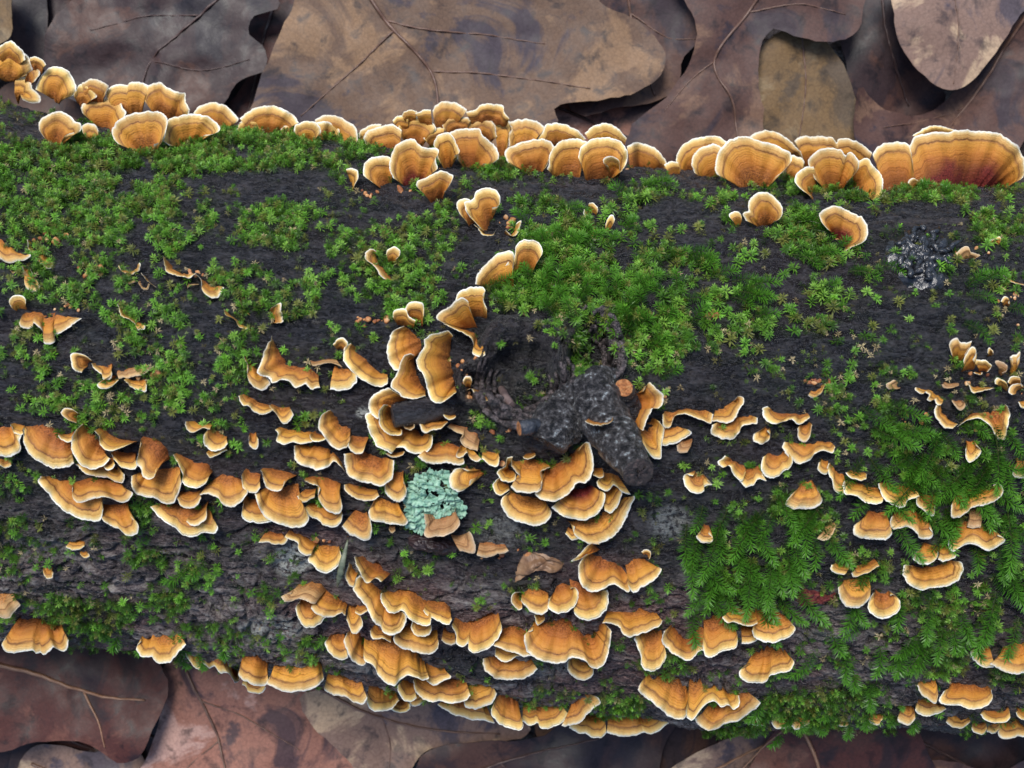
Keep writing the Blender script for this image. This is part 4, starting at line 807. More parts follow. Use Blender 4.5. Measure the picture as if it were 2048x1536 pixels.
F l5|550,1170 570,1175|500,1205 465,1230 475,1270 515,1285 555,1265 565,1230 545,1205|small round lollipop bracket on a thin stalk
F l7|690,1270 800,1255 920,1260|645,1270 640,1310 680,1360 730,1395 790,1385 830,1340 880,1320 930,1340 945,1300
F l6|560,1330 640,1320|520,1360 512,1420 540,1470 590,1480 640,1450 685,1420 695,1370 670,1330
F l6|340,1370 410,1400|300,1350 260,1390 290,1420 320,1410 350,1460 400,1500 420,1450
F l6|420,1420 490,1400|385,1500 420,1535 470,1520 500,1490 545,1500 520,1470
I l6|130,265 165,280|110,300 65,290 55,330 90,385 140,402 180,390 180,365 225,350 200,330|small anchor-shaped bracket alone on bare black bark
I l6|770,320 800,310|690,410 655,460 690,490 750,495 830,490 870,440 840,380|cone-shaped striped bracket like a skirt above green moss
I l5|870,195 900,200|850,220 845,255 870,285 900,290 905,250
I l6|920,220 990,280|905,225 900,270 930,330 940,380 980,412 1005,400 1000,330
I l7|1040,265 1110,275|1012,280 1030,310 1090,325 1125,320 1130,290
I l7|1040,325 1130,345 1220,370|1000,330 992,370 1010,405 1060,410 1100,440 1160,465 1220,460 1230,420
I l8|1220,335 1300,340 1400,360|1195,345 1215,390 1240,440 1290,470 1350,488 1380,440 1440,420
I l6|1450,395 1530,400|1420,430 1430,470 1470,510 1510,535 1530,525 1530,480
I l6|1150,500 1230,500|1085,570 1055,595 1060,640 1110,665 1180,672 1250,672 1278,640 1270,600|bell-shaped bracket with brown furry top among dark moss
I l6|1300,510 1400,490 1480,530|1275,540 1265,580 1290,610 1340,605 1380,600 1430,640 1440,665 1500,668 1520,640 1500,610
I l9|1640,390 1750,370 1860,375|1630,470 1630,540 1680,540 1740,490 1780,480 1850,460 1910,430 1930,380 1905,342 1870,350|wide tilted shelf with an upturned white tip above a brown stalk
I l6|1640,580 1750,560 1860,610|1610,680 1610,720 1635,748 1680,720 1720,700 1780,710 1840,738 1900,720 1945,675 1900,650|pointed boat-shaped shelf below the brown stalk
I l5 c|1740,480 1800,480|1720,600 1760,605 1800,600
I l6|1480,690 1540,700|1420,745 1400,780 1430,810 1480,820 1540,790 1550,750
I l6|1560,690 1610,710|1550,790 1590,800 1640,785 1658,760 1630,735
I l6|1400,840 1500,840 1600,800|1395,825 1350,825 1345,880 1380,935 1440,970 1520,955 1600,945 1670,910 1700,850 1685,805 1640,797|smiling crescent bracket with broad even white rim among moss
I l6|960,820 1040,820|925,820 920,850 950,870 1000,880
I l6|1080,830 1180,800|1040,870 1060,895 1120,875 1170,850 1205,830
I l5|1000,910 1140,880|965,950 970,1000 1000,1055 1060,1075 1110,1060 1150,1010
I l6|1190,985 1260,985|1170,990 1145,1030 1140,1080 1180,1120 1230,1140 1270,1130 1320,1090 1328,1040 1300,1000 1270,1000|round orange disc-like bracket near the red crust stain
I l6|2020,170 2070,170|1995,255 1990,290 2030,315 2080,310
I l6|1800,1310 1850,1320|1760,1310 1740,1340 1770,1390 1820,1420 1880,1422
I l7|1940,1290 2040,1270|1850,1400 1900,1425 1960,1455 2048,1460 2100,1440 2110,1350
I l7|1720,80 1750,75|1710,140 1720,210 1750,215 1790,180 1805,150 1770,120
I l6|180,580 205,585|150,640 130,660 170,690 210,695 232,670 205,640
I l5 c|900,590 940,570|840,665 880,680 920,660 950,600
Q l8|980,600 1090,600|960,530 925,400 930,330 980,280 1050,285 1110,345 1200,340 1260,320 1230,400 1160,520|upright cup-shaped pale bracket topping the crumbled orange cluster
Q l9|1110,780 1300,740|1140,650 1150,590 1200,490 1270,400 1330,460 1320,540 1280,600
Q l6|1400,790 1470,760|1290,640 1330,600 1480,615 1560,680 1550,740 1500,800
Q l5|1330,750 1400,770|1300,790 1330,830 1400,845 1415,800
Q l6 c|1690,820 1710,830|1640,690 1620,640 1680,615 1750,650 1820,690 1800,770 1730,800
Q l6|1870,840 1910,850|1890,600 1845,555 1950,520 2000,470 2005,530 1960,600
Q l5|1520,540 1560,535|1495,490 1530,425 1585,450 1580,510
Q l7|1260,980 1500,1000|1210,990 1260,1090 1310,1115 1400,1090 1520,1060 1600,1040
Q l6|480,1020 700,1060 830,1170|400,1030 400,1080 460,1120 520,1130 550,1100 610,1150 570,1220 620,1250 680,1220 730,1290 790,1290
F l6|1570,1050 1600,1100 1640,1150|1535,1055 1530,1100 1555,1150 1590,1185 1630,1190 1660,1165
F l6|1740,1100 1850,1060 1930,1080|1660,1185 1720,1145 1790,1135 1850,1170 1880,1220 1910,1258 1945,1250 1955,1190 1970,1110 1960,1060 1940,1045|broad bracket with a drooping pointed white tip below the crumbled cluster
Q l5|1850,1000 1950,980|1820,950 1850,880 1920,860 1990,880 2010,950
Q l7|1940,1080 2010,1050|1880,1145 1840,1110 1840,1040 1900,980 1980,960 2025,970 2020,1010
Q l6|1690,1000 1790,1080|1640,980 1620,920 1670,885 1740,910 1790,950 1810,1010
Q l5 c|960,1190 1050,1200|950,1240 1010,1320 1060,1380 1130,1370 1165,1290 1120,1230
Q l5 c|850,920 1040,930|795,990 850,1040 940,1035 1060,1000
Q l5|1990,1210 2060,1200|1975,1260 2010,1320 2060,1350 2120,1330
F l5|1960,280 2040,300|1938,290 1970,325 2000,345 2060,355
F l4|1930,340 1970,350|1912,350 1940,380 1980,380
F l4|1930,470 1955,470|1918,440 1940,415 1965,430 1968,460
F l4 c|1320,920 1335,940|1290,905 1250,930 1260,960 1310,962
F l3|810,950 880,925|785,1000 820,1018 860,990 890,930
M l5|1260,895 1370,895|1230,905 1260,970 1310,1010 1370,1045 1390,990
M l7|1500,910 1640,900 1770,920|1440,950 1405,1010 1420,1050 1490,1065 1560,1060 1650,1090 1720,1085 1780,1060 1815,1000 1800,940
M l3|1240,1040 1400,1070|1215,1090 1250,1135 1340,1140 1400,1120 1455,1085
M l3|1120,1095 1200,1100|1095,1150 1085,1180 1130,1205 1180,1210 1215,1160
M l3|1490,1145 1620,1160|1455,1190 1500,1230 1560,1240 1610,1220 1640,1185
M l3|1660,1195 1750,1200|1648,1240 1680,1275 1740,1285 1765,1250
M l3|1780,1225 1850,1220|1765,1260 1810,1280 1860,1260 1872,1225
M l3|1880,1220 2030,1230|1850,1270 1880,1310 1950,1315 2010,1300 2060,1310 2080,1270
M l4|1760,1100 1920,1100|1718,1130 1750,1175 1820,1195 1900,1195 1945,1160 1945,1115
M l3|120,1145 230,1180|110,1200 140,1240 200,1238 250,1220
M l3|290,1150 390,1170|265,1210 290,1248 350,1235 405,1200
M l3|860,1135 950,1130|845,1175 890,1200 930,1212 968,1160
M l2|630,1190 690,1195|610,1215 650,1230 700,1220
M l2|0,1170 50,1180|-40,1205 20,1218 60,1215
M l4|2000,1100 2060,1110|1985,1120 2020,1160 2070,1180
H l9 c|560,530 680,490|490,520 500,580 490,650 560,655 640,640 700,580 670,500|pale curled dead bracket shell lying against the green lichen
H l6 c|640,640 720,650|700,740 780,750 790,700 760,620
H l5 c|820,685 960,700|800,760 850,780 920,760 990,740
"""
def pts(s, tile):
    x0, y0, w = TILE[tile]; k = w / 2048
    return np.array([[x0 + float(a.split(',')[0]) * k, y0 + float(a.split(',')[1]) * k] for a in s.split()])

def build_bracket(i, Bp, Mp, lift, var):
    r = np.random.default_rng(100 + i)
    ml = np.linalg.norm(np.diff(Mp, axis=0), axis=1).sum() * .000215
    nu = int(np.clip(ml / .0006, 14, 110)); ncap, nm = 9, 6
    M2 = catmull(Mp, nu); B2 = catmull(Bp, nu); u = np.linspace(0, 1, nu)
    # small scallops of the growing edge
    out = M2 - B2; out = out / (np.linalg.norm(out, axis=1)[:, None] + 1e-6); arc = u * ml * 1000
    M2 = M2 + out * (2.6 * (vnoise(arc * .55, arc * 0 + i, 5) - .5) + 1.6 * (vnoise(arc * 1.6, arc * 0 + i, 6) - .5))[:, None]
    PB, nb, _ = hit(B2[:, 0], B2[:, 1]); PB = PB - nb * .0022
    PS, ns, hs = hit(M2[:, 0], M2[:, 1]); zl = PB[:, 2].mean() * .5 + PB[:, 2] * .5 + lift * .001 + .0022
    k = max(1, round(ml / .011)); ph = r.uniform(0, 6.28); amp = min(.0016, ml * .06)
    wave = amp * (np.sin(2 * math.pi * k * u + ph) * .6 + 1.4 * (vnoise(u * k * 2.3, u * 0 + i, 8) - .5))
    zm = np.where(hs, np.maximum(zl + wave, PS[:, 2] + .0016), zl + wave); zm = np.convolve(np.pad(zm, 2, mode='edge'), np.ones(5) / 5, 'valid')
    dx, dy = ray(M2[:, 0], M2[:, 1]); s = CAM_H - zm; PM = np.stack([dx * s, dy * s, zm], -1)
    ln = np.linalg.norm(PM - PB, axis=1); band = min(.0047, .36 * ln.max())
    vsplit = 1 - np.minimum(band / np.maximum(ln, 1e-5), .55)
    vc = np.linspace(0, 1, ncap)[:, None] * vsplit[None]; vm = vsplit[None] + (1 - vsplit[None]) * np.linspace(0, 1, nm)[:, None]
    V_ = np.vstack([vc, vm[1:]]); nr = len(V_)
    P = PB[None] + (PM - PB)[None] * V_[..., None]
    arch = min(.0028, .16 * ln.max()) * r.uniform(.7, 1.3)
    lenf = (ln / ln.max())[None]
    P[..., 2] += arch * np.sin(math.pi * np.clip(V_, 0, 1) ** .8) * lenf - .0012 * V_ ** 6 * lenf
    t = np.where(V_ > vsplit[None], (1 - V_) / (1 - vsplit[None] + 1e-6), 1 + (vsplit[None] - V_) * ln[None] / band)
    P[..., 2] += .00028 * np.sin(t * 5.2 + i) * lenf * np.clip(V_ * 4, 0, 1) * np.clip((1 - V_) * 6, 0, 1)
    P[..., 2] += .0011 * (vnoise(u * k * 3, u * 0 + i, 3) - .5)[None] * V_ * lenf        # radial furrows
    th = (.0014 - .0009 * V_) * np.clip(.35 + lenf, .4, 1); Pb = P.copy(); Pb[..., 2] -= th
    # underside tucks in a little
    Pb[..., :2] += (PB[None] - Pb)[..., :2] * .03
    org = PB.mean(0); U = np.broadcast_to((u * ml)[None], V_.shape)
    # smooth normals of the whole upper face
    du = np.gradient(P, axis=1); dv = np.gradient(P, axis=0); nrm = np.cross(du, dv); nrm /= np.linalg.norm(nrm, axis=2)[..., None] + 1e-12
    if nrm[..., 2].mean() < 0: nrm = -nrm; flip = True
    else: flip = False
    def piece(r0, r1, name, closed_edge, closed_base, parent):
        n_ = r1 - r0; tp = P[r0:r1].reshape(-1, 3); bt = Pb[r0:r1].reshape(-1, 3); N = len(tp); ix = np.arange(N).reshape(n_, nu)
        q = np.stack([ix[:-1, :-1], ix[:-1, 1:], ix[1:, 1:], ix[1:, :-1]], -1).reshape(-1, 4)
        if flip: q = q[:, ::-1]
        rim = []
        if closed_edge: rim.append(ix[-1])
        if closed_base: rim.append(ix[0][::-1])
        rim += [ix[:, 0], ix[:, -1][::-1]]
        sd_ = np.vstack([np.stack([e[:-1], e[1:], e[1:] + N, e[:-1] + N], -1) for e in rim])
        if not flip: sd_ = sd_[:, ::-1]
        A = lambda a: np.r_[a[r0:r1].ravel(), a[r0:r1].ravel()]
        me = mesh_np(name, np.vstack([tp, bt]) - org, [q, q[:, ::-1] + N, sd_], M_BR[var], {'t': A(t), 'v': A(V_), 'u': A(U)})
        nn_ = np.vstack([nrm[r0:r1].reshape(-1, 3), -nrm[r0:r1].reshape(-1, 3)])
        if closed_edge: # the rim rounds over
            o_ = PM - PB; o_ = o_ / (np.linalg.norm(o_, axis=1)[:, None] + 1e-9); nn_[ix[-1]] = nn_[ix[-1]] * .8 + o_ * .6
            nn_[ix[-1] + N] = nn_[ix[-1] + N] * .4 + o_
        nn_ /= np.linalg.norm(nn_, axis=1)[:, None] + 1e-9
        me.normals_split_custom_set_from_vertices([tuple(x) for x in nn_])
        return link(name, me, parent, org if parent is None else None)
    o = piece(0, ncap, 'bracket_fungus', False, True, None)
    piece(ncap - 1, nr, 'pale_margin', True, False, o)
    area = ml * ln.max()
    return o, dict(ml=ml, depth=ln.max(), cx=Mp[:, 0].mean() * .6 + Bp[:, 0].mean() * .4, cy=Mp[:, 1].mean() * .6 + Bp[:, 1].mean() * .4)

LANDMARKS = [('the cut branch stub', 1250, 900), ('the twin knot holes', 1090, 720), ('the green lichen', 865, 1005), ('the short side twig', 820, 825), ('the black jelly fungus', 1850, 510),
             ('the red crust stain', 1625, 1195), ('the broad folded bracket', 1135, 1290), ('the kidney-shaped bracket', 1520, 1335), ('the smiling crescent bracket', 1870, 1150), ('the grass blade', 690, 1125),
             ('the maroon leaf', 130, 1330), ('the long crescent shelf', 150, 990), ('the three-pointed bracket', 95, 640), ('the long saddle-shaped shelf', 760, 1300), ('the bulging white-tipped bracket', 1170, 1410),
             ('the crumbled orange cluster', 1930, 750), ('the cone-shaped skirt bracket', 1605, 995), ('the twin strip bracket', 370, 550), ('the crumpled pointed-tip bracket', 560, 730)]
recs = []; row = []
for i, line in enumerate([l for l in BRACKETS.strip().split('\n') if l.strip()]):
    f = line.split('|'); hd = f[0].split(); lift, var = 3.0, 'o'
    for h_ in hd[1:]:
        if h_[0] == 'l': lift = float(h_[1:])
        else: var = h_
    o, inf = build_bracket(i, pts(f[1], hd[0]), pts(f[2], hd[0]), lift, var); inf['o'] = o; inf['var'] = var
    o['category'] = 'bracket fungus'; inf['label'] = f[3] if len(f) > 3 else None
    inf['row'] = hd[0] in 'ABCZ' and inf['cy'] < 400
    o['group'] = 'fans in the far row' if inf['row'] else 'orange bracket fungi on the log'; recs.append(inf)
def ordinal(n): return f"{n}{'th' if 10 <= n % 100 <= 20 else {1: 'st', 2: 'nd', 3: 'rd'}.get(n % 10, 'th')}"
def look(r):
    a = r['ml'] * r['depth'] * 1e6; size = 'tiny' if a < 60 else 'small' if a < 160 else 'medium' if a < 420 else 'large'
    asp = r['ml'] / r['depth']; shp = 'fan' if asp < 2.9 else 'shelf' if asp < 4.2 else 'strip'
    return size, ('dull tan' if r['var'] == 'c' else 'orange'), shp
rowl = sorted([r for r in recs if r['row']], key=lambda r: -r['cx'])
for k, r in enumerate(rowl):
    if not r['label']:
        s_, c_, h_ = look(r); r['label'] = f"{s_} zoned {c_} {h_}, {ordinal(k)} along the row from the giant red-based bracket" if k else f"{s_} zoned {c_} {h_} next to the giant red-based bracket"
near = {}
for r in recs:
    if not r['label']:
        d = [math.hypot(r['cx'] - x, r['cy'] - y) for _, x, y in LANDMARKS]; j = int(np.argmin(d)); near.setdefault(j, []).append((d[j], r))
for j, lst in near.items():
    lst.sort(key=lambda q: q[0])
    for k, (d, r) in enumerate(lst):
        s_, c_, h_ = look(r); rk = 'nearest' if k == 0 else ordinal(k + 1) + ' nearest'
        r['label'] = f"{s_} {c_} {h_} with pale rim, {rk} to {LANDMARKS[j][0]}"
for r in recs: r['o']['label'] = r['label']

# ------------------------------------------------------------------ moss
def leaf_fan(base, dirs, ups, length, width, fold):
    """small pointed leaves: base (n,3), direction, up; 4 verts and 2 triangles each"""
    side = np.cross(dirs, ups); side /= np.linalg.norm(side, axis=1)[:, None] + 1e-9
    L = length[:, None]; W = width[:, None]; m = base + dirs * L * .38 + ups * (L * .05)
    V = np.stack([base, m + side * W - ups * W * fold, base + dirs * L - ups * L * .08, m - side * W - ups * W * fold], 1)
    n = len(base); i = np.arange(n)[:, None] * 4
    F_ = np.stack([i + [[0, 1, 2]], i + [[0, 2, 3]]], 1).reshape(-1, 3)
    return V.reshape(-1, 3), F_

def star_template(seed, nl=30, h=.0024, ll=.0021):
    r = np.random.default_rng(seed); k = np.arange(nl); s = k / (nl - 1); a = k * 2.39996 + r.normal(0, .25, nl)
    el = np.radians(-5 + 72 * s ** 1.5 + r.normal(0, 9, nl)); d = np.stack([np.cos(a) * np.cos(el), np.sin(a) * np.cos(el), np.sin(el)], 1)
    up = np.stack([-np.cos(a) * np.sin(el), -np.sin(a) * np.sin(el), np.cos(el)], 1); base = np.stack([0 * s, 0 * s, h * s ** .8], 1) + d * .0001
    ln = ll * (1.0 - .45 * s) * r.uniform(.8, 1.2, nl); return leaf_fan(base, d, up, ln, ln * .085 + .00005, .5) + (s,)

def scatter(name, templates, P, N, scale, tilt, cols, tipgain=1.25):
    n = len(P); V, Fc, C = [], [], []; off = 0; r = np.random.default_rng(11)
    which = r.integers(0, len(templates), n)
    for w, (tv, tf, ts) in enumerate(templates):
        sel = np.where(which == w)[0]; m = len(sel)
        if not m: continue
        z = N[sel] + r.normal(0, 1, (m, 3)) * tilt; z /= np.linalg.norm(z, axis=1)[:, None]
        x = np.cross(z, r.normal(0, 1, (m, 3))); x /= np.linalg.norm(x, axis=1)[:, None]; y = np.cross(z, x)
        R_ = np.stack([x, y, z], -1) * scale[sel][:, None, None]
        vv = np.einsum('mij,vj->mvi', R_, tv) + P[sel][:, None]
        V.append(vv.reshape(-1, 3)); k = len(tv); Fc.append((tf[None] + (np.arange(m) * k)[:, None, None]).reshape(-1, 3) + off); off += m * k
        tip = np.tile(np.array([.85, 1, tipgain, 1]), k // 4); age = np.repeat(.85 + .3 * ts, 4)
        C.append((cols[sel][:, None] * (tip * age)[None, :, None]).reshape(-1, 3))
    me = mesh_np(name, np.vstack(V), np.vstack(Fc), M_MOSS, {'col': np.clip(np.vstack(C), 0, 1)}, smooth=False)
    return link(name, me)

# candidate places: log vertices seen from above, weighted by cover
Pv = LV.reshape(-1, 3); dn = LD.ravel(); ok = (dn > 0) & (np.abs(LPX.ravel() - 1024) < 1500)
ii = np.where(ok)[0]
dA = np.gradient(LX, axis=0).ravel()[ii] * RM * np.gradient(LT, axis=1).ravel()[ii]
Nv = surf_normal(LX, LT).reshape(-1, 3)
def pick(n, power=1.0, extra=None):
    w = dn[ii] ** power * np.abs(dA)
    if extra is not None: w = w * extra
    j = rng.choice(len(ii), n, p=w / w.sum()); k = ii[j]
    P = Pv[k] + rng.normal(0, .0004, (n, 3)); return P, Nv[k], LPX.ravel()[k], LPY.ravel()[k]
def greens(n, px, bright=1.0):
    h = rng.random(n); c = np.stack([.055 + .10 * h, .15 + .21 * h, .012 + .022 * h], 1) * (rng.uniform(.35, 1.35, n) * bright)[:, None]
    olive = rng.random(n) < .22; c[olive] = np.stack([.12 + .08 * h, .14 + .08 * h, .025 + .02 * h], 1)[olive]
    yel = rng.random(n) < .14; c[yel] = np.stack([.17 + .06 * h, .33 + .10 * h, .04 + .02 * h], 1)[yel]
    return c
T1 = [star_template(s) for s in range(6)]
P, N, px_, py_ = pick(12000); cl = greens(12000, px_); big = 1 + .3 * ((px_ > 1000) & (py_ > 400) & (py_ < 720))
o = scatter('moss_cushion', T1, P + N * .0004, N, rng.uniform(.6, 1.35, 12000) * big, .38, cl); tag(o, 'bright green star moss in cushions over the black bark', 'moss', kind='stuff')
T2 = [star_template(50 + s, 12, .0010, .0016) for s in range(4)]
P, N, px_, py_ = pick(15000, .45); cl = greens(15000, px_) * .62 * np.array([1.15, .92, 1])
o = scatter('moss_film', T2, P + N * .0001, N, rng.uniform(.5, 1.1, 15000), .5, cl); tag(o, 'dark low moss film between the brighter cushions', 'moss', kind='stuff')
T3 = [star_template(80 + s, 14, .0010, .0017) for s in range(3)]
ex = .15 + 1.0 * np.exp(-(((LPX.ravel()[ii] - 1560) / 330) ** 2 + ((LPY.ravel()[ii] - 720) / 110) ** 2)) + .9 * np.exp(-(((LPX.ravel()[ii] - 1850) / 150) ** 2 + ((LPY.ravel()[ii] - 1200) / 110) ** 2)) + .5 * np.exp(-(((LPX.ravel()[ii] - 350) / 250) ** 2 + ((LPY.ravel()[ii] - 720) / 150) ** 2))
P, N, px_, py_ = pick(700, .5, ex); h = rng.random(700); cl = np.stack([.34 + .2 * h, .26 + .18 * h, .13 + .10 * h], 1)
o = scatter('withered_moss', T3, P + N * .0008, N, rng.uniform(.6, 1.3, 700), .3, cl, 1.1); tag(o, 'withered cream-brown moss stars among the dark bark', 'moss', kind='stuff')

def sprig_template(seed, L):
    """long feathery shoot: curved stem with leaves spreading all along it"""
    r = np.random.default_rng(seed); n = int(L / .00016); s = np.linspace(0, 1, n)
    bend = r.uniform(-.3, .3); x = L * s; y = bend * L * s ** 2; z = .0012 + L * .20 * np.sin(math.pi * s * .75)
    base = np.stack([x, y, z], 1); tn = np.gradient(base, axis=0); tn /= np.linalg.norm(tn, axis=1)[:, None]
    a = np.arange(n) * 2.39996; up0 = np.array([0, 0, 1.]); sd_ = np.cross(tn, up0); sd_ /= np.linalg.norm(sd_, axis=1)[:, None]; u2 = np.cross(sd_, tn)
    flat = np.cos(a)[:, None] * sd_ * 1.25 + np.abs(np.sin(a))[:, None] * u2 * .8; flat /= np.linalg.norm(flat, axis=1)[:, None]
    d = flat * .95 + tn * (.26 + .75 * s[:, None] ** 4) + r.normal(0, .08, (n, 3)); d /= np.linalg.norm(d, axis=1)[:, None]
    up = tn - d * (tn * d).sum(1)[:, None]; up /= np.linalg.norm(up, axis=1)[:, None]
    ln = .0033 * np.clip(.55 + 1.2 * np.sin(math.pi * np.clip(s * .80 + .12, 0, 1)) * .5, .4, 1.1) * r.uniform(.85, 1.15, n)
    V, F_ = leaf_fan(base, d, up, ln, ln * .06 + .00006, .3)
    c0 = np.array([.060, .19, .017]); h = (.62 + .75 * s ** 1.5)
    C = np.repeat(c0[None] * h[:, None] + np.array([.03, .05, .0])[None] * (s ** 3)[:, None], 4, 0) * np.tile(np.array([.8, 1, 1.3, 1]), n)[:, None]
    sv, sf = ribbon_tube(base[::6], .00022, 4); off = len(V)
    C2 = np.tile(np.array([.05, .07, .015]), (len(sv), 1))
    return mesh_np('moss_shoot', np.vstack([V, sv]), [F_] + [f + off for f in sf], M_MOSS, {'col': np.vstack([C, C2])}, smooth=False)
SPR = [sprig_template(s, L) for s, L in enumerate((.007, .009, .011, .013, .016, .020, .024))]
SL = [.007, .009, .011, .013, .016, .020, .024]
def sprig(px, py, ang, length_px, lift=.0):
    """photo pixel of its foot, direction seen from above (degrees, 0 = +x, 90 = +y)"""
    P, n, h = hit(np.array([px]), np.array([py])); P, n = P[0], n[0]; L = length_px * .00021
    k = int(np.argmin([abs(s - L) for s in SL])); o = bpy.data.objects.new('moss_shoot', SPR[k]); COL.objects.link(o)
    a = math.radians(ang); x = np.array([math.cos(a), math.sin(a), 0]); x = x - n * x.dot(n) * .85; x /= np.linalg.norm(x); y = np.cross(n, x); y /= np.linalg.norm(y); z = np.cross(x, y)
    o.matrix_world = Matrix.Translation(Vector(P + n * lift)) @ Matrix((x, y, z)).transposed().to_4x4() @ Matrix.Scale(L / SL[k], 4)
    j = int(np.argmin([math.hypot(px - x, py - y) for _, x, y in LANDMARKS])); ln = 'short bushy' if length_px < 48 else 'medium feathery' if length_px < 72 else 'long feathery' if length_px < 100 else 'very long drooping'
    way = 'hanging' if -150 < ang < -30 else 'creeping'; lab = f"{ln} {way} green moss shoot beside {LANDMARKS[j][0]}"
    tag(o, lab, 'moss shoot', 'moss shoots beside ' + LANDMARKS[j][0])
SG = [([(1130,500,95,55,20),(1060,590,70,30,12),(1190,600,110,45,18),(1310,650,90,80,20)], (20, 160), (32, 56)),
      ([(1380,560,80,60,9),(1600,470,60,40,7),(1470,600,80,50,7),(1700,520,60,30,4),(1960,590,70,60,5)], (-40, 60), (40, 66)),
      ([(1760,840,60,60,7),(1840,900,80,70,14),(1950,900,60,110,14),(1890,1000,110,70,10),(2010,1120,40,110,9)], (-150, -20), (50, 105)),
      ([(1490,1070,110,80,18),(1440,1170,60,50,7),(1590,1030,70,50,6),(1550,1150,60,40,6)], (-135, -50), (50, 105)),
      ([(1800,1260,90,60,10),(1720,1180,40,60,5),(1900,1250,80,60,7),(1620,1360,120,50,6)], (-120, -60), (45, 75)),
      ([(1570,1430,110,25,9),(1740,1430,90,25,6),(420,1290,120,16,6),(190,1270,100,16,5)], (-120, -60), (30, 50)),
      ([(150,280,90,25,4),(1620,375,120,18,7),(1860,385,120,14,5),(1010,345,40,12,3),(1280,390,50,16,4)], (20, 160), (30, 48))]
sr = random.Random(5)
for zones, (a0, a1), (l0, l1) in SG:
    for (cx, cy, rx, ry, n) in zones:
        for k in range(n):
            sprig(cx + sr.gauss(0, .6) * rx, cy + sr.gauss(0, .6) * ry, sr.uniform(a0, a1), sr.uniform(l0, l1))
for px, py, an, ln in ((1855, 1190, -100, 90), (1800, 1300, -85, 55), (1385, 1220, -95, 80), (1440, 1040, -110, 120), (1500, 1110, -95, 120), (1540, 1100, -95, 110), (1640, 1010, -140, 90), (1430, 1150, -135, 90), (2010, 1000, -90, 140), (1990, 1180, -105, 130), (2035, 1230, -110, 100), (1985, 850, -95, 130), (2030, 880, -85, 110), (1880, 860, -120, 110), (1860, 960, 200, 80), (380, 1130, -130, 60), (410, 1115, -120, 50), (965, 585, 10, 70), (1000, 560, -20, 60)):
    sprig(px, py, an, ln, .001)

# ------------------------------------------------------------------ other growths and debris
M_LICH = simple_mat('lichen_mint', [(.36, (.16, .33, .24)), (.5, (.27, .47, .35)), (.66, (.40, .58, .45))], 500, .75, .8, .0006, .2)
M_JELLY = simple_mat('black_jelly', [(.3, (.006, .007, .009)), (.7, (.022, .024, .03))], 200, .16, .6, .001, .7)
M_CRUST = simple_mat('red_crust', [(.3, (.04, .006, .008)), (.5, (.13, .02, .02)), (.7, (.26, .06, .04))], 600, .45, 1, .0012)
M_CHIP = simple_mat('dark_chip', [(.35, (.014, .007, .008)), (.6, (.035, .018, .018)), (.8, (.08, .05, .045))], 260, .32, 1, .001, stretch=(.4, 1, 1))
M_CRUMB = simple_mat('orange_crumb', [(.32, (.10, .022, .012)), (.45, (.30, .10, .03)), (.56, (.50, .24, .09)), (.68, (.66, .48, .28))], 240, .65, .8, .0005)
M_GRASS = simple_mat('grass_blade', [(.3, (.06, .075, .045)), (.7, (.16, .18, .12))], 400, .5, stretch=(.2, 1, 1))

def lobe_mesh(name, c, ang, L, W, seed, mat, z0, ruff=.0005, nl=5):
    """a ruffled lichen lobe lying on the bark, c in photo pixels, sizes in pixels"""
    r = np.random.default_rng(seed); n, m = 30, 7; a = np.linspace(-2.3, 2.3, n); rr = 1 + .16 * np.sin(a * nl + seed) + .16 * (vnoise(a * 4, a * 0 + seed, 3) - .5) * 2
    ca, sa = math.cos(ang), math.sin(ang); R = np.linspace(0, 1, m)[:, None]
    lx = R * (np.cos(a) * rr)[None] * L; ly = R * (np.sin(a) * rr)[None] * W
    px, py = c[0] + lx * ca - ly * sa, c[1] - (lx * sa + ly * ca)
    P, nn, _ = hit(px, py); h = z0 + ruff * (np.sin(a * nl + seed)[None] * R ** 2 + 1.6 * R ** 3) + .0004 * vnoise(px / 5, py / 5, seed)
    P = P + nn * h[..., None]; N_ = n * m; ix = np.arange(N_).reshape(m, n); q = np.stack([ix[:-1, :-1], ix[:-1, 1:], ix[1:, 1:], ix[1:, :-1]], -1).reshape(-1, 4)
    Vt = P.reshape(-1, 3); Vb = Vt - nn.reshape(-1, 3) * .0003; e = ix[-1]; sd_ = np.stack([e[:-1], e[1:], e[1:] + N_, e[:-1] + N_], -1)
    return mesh_np(name, np.vstack([Vt, Vb]), [q, q[:, ::-1] + N_, sd_], mat)
lc = bpy.data.objects.new('leafy_lichen', None); COL.objects.link(lc); lp, _, _ = hit(np.array([865.]), np.array([1005.])); lc.location = lp[0]
tag(lc, 'mint-green leafy lichen with frilly lobes on black bark', 'lichen')
lpoly = np.array([(830, 965), (845, 955), (870, 950), (888, 948), (900, 965), (915, 1010), (928, 1022), (905, 1030), (890, 1045), (860, 1050), (835, 1052), (822, 1045), (820, 1020), (818, 995)])
k = 0
for j, (ax, ay) in enumerate(catmull(lpoly, 34, True)):
    an = math.atan2(-(ay - 1005), ax - 865); ob = link('lobe', lobe_mesh('lobe', (ax - 4 * math.cos(an), ay + 4 * math.sin(an)), an + sr.uniform(-.4, .4), sr.uniform(11, 18), sr.uniform(9, 14), 300 + j, M_LICH, .0012 + .0004 * (j % 3)), lc); ob.matrix_parent_inverse = Matrix.Translation(-lc.location)
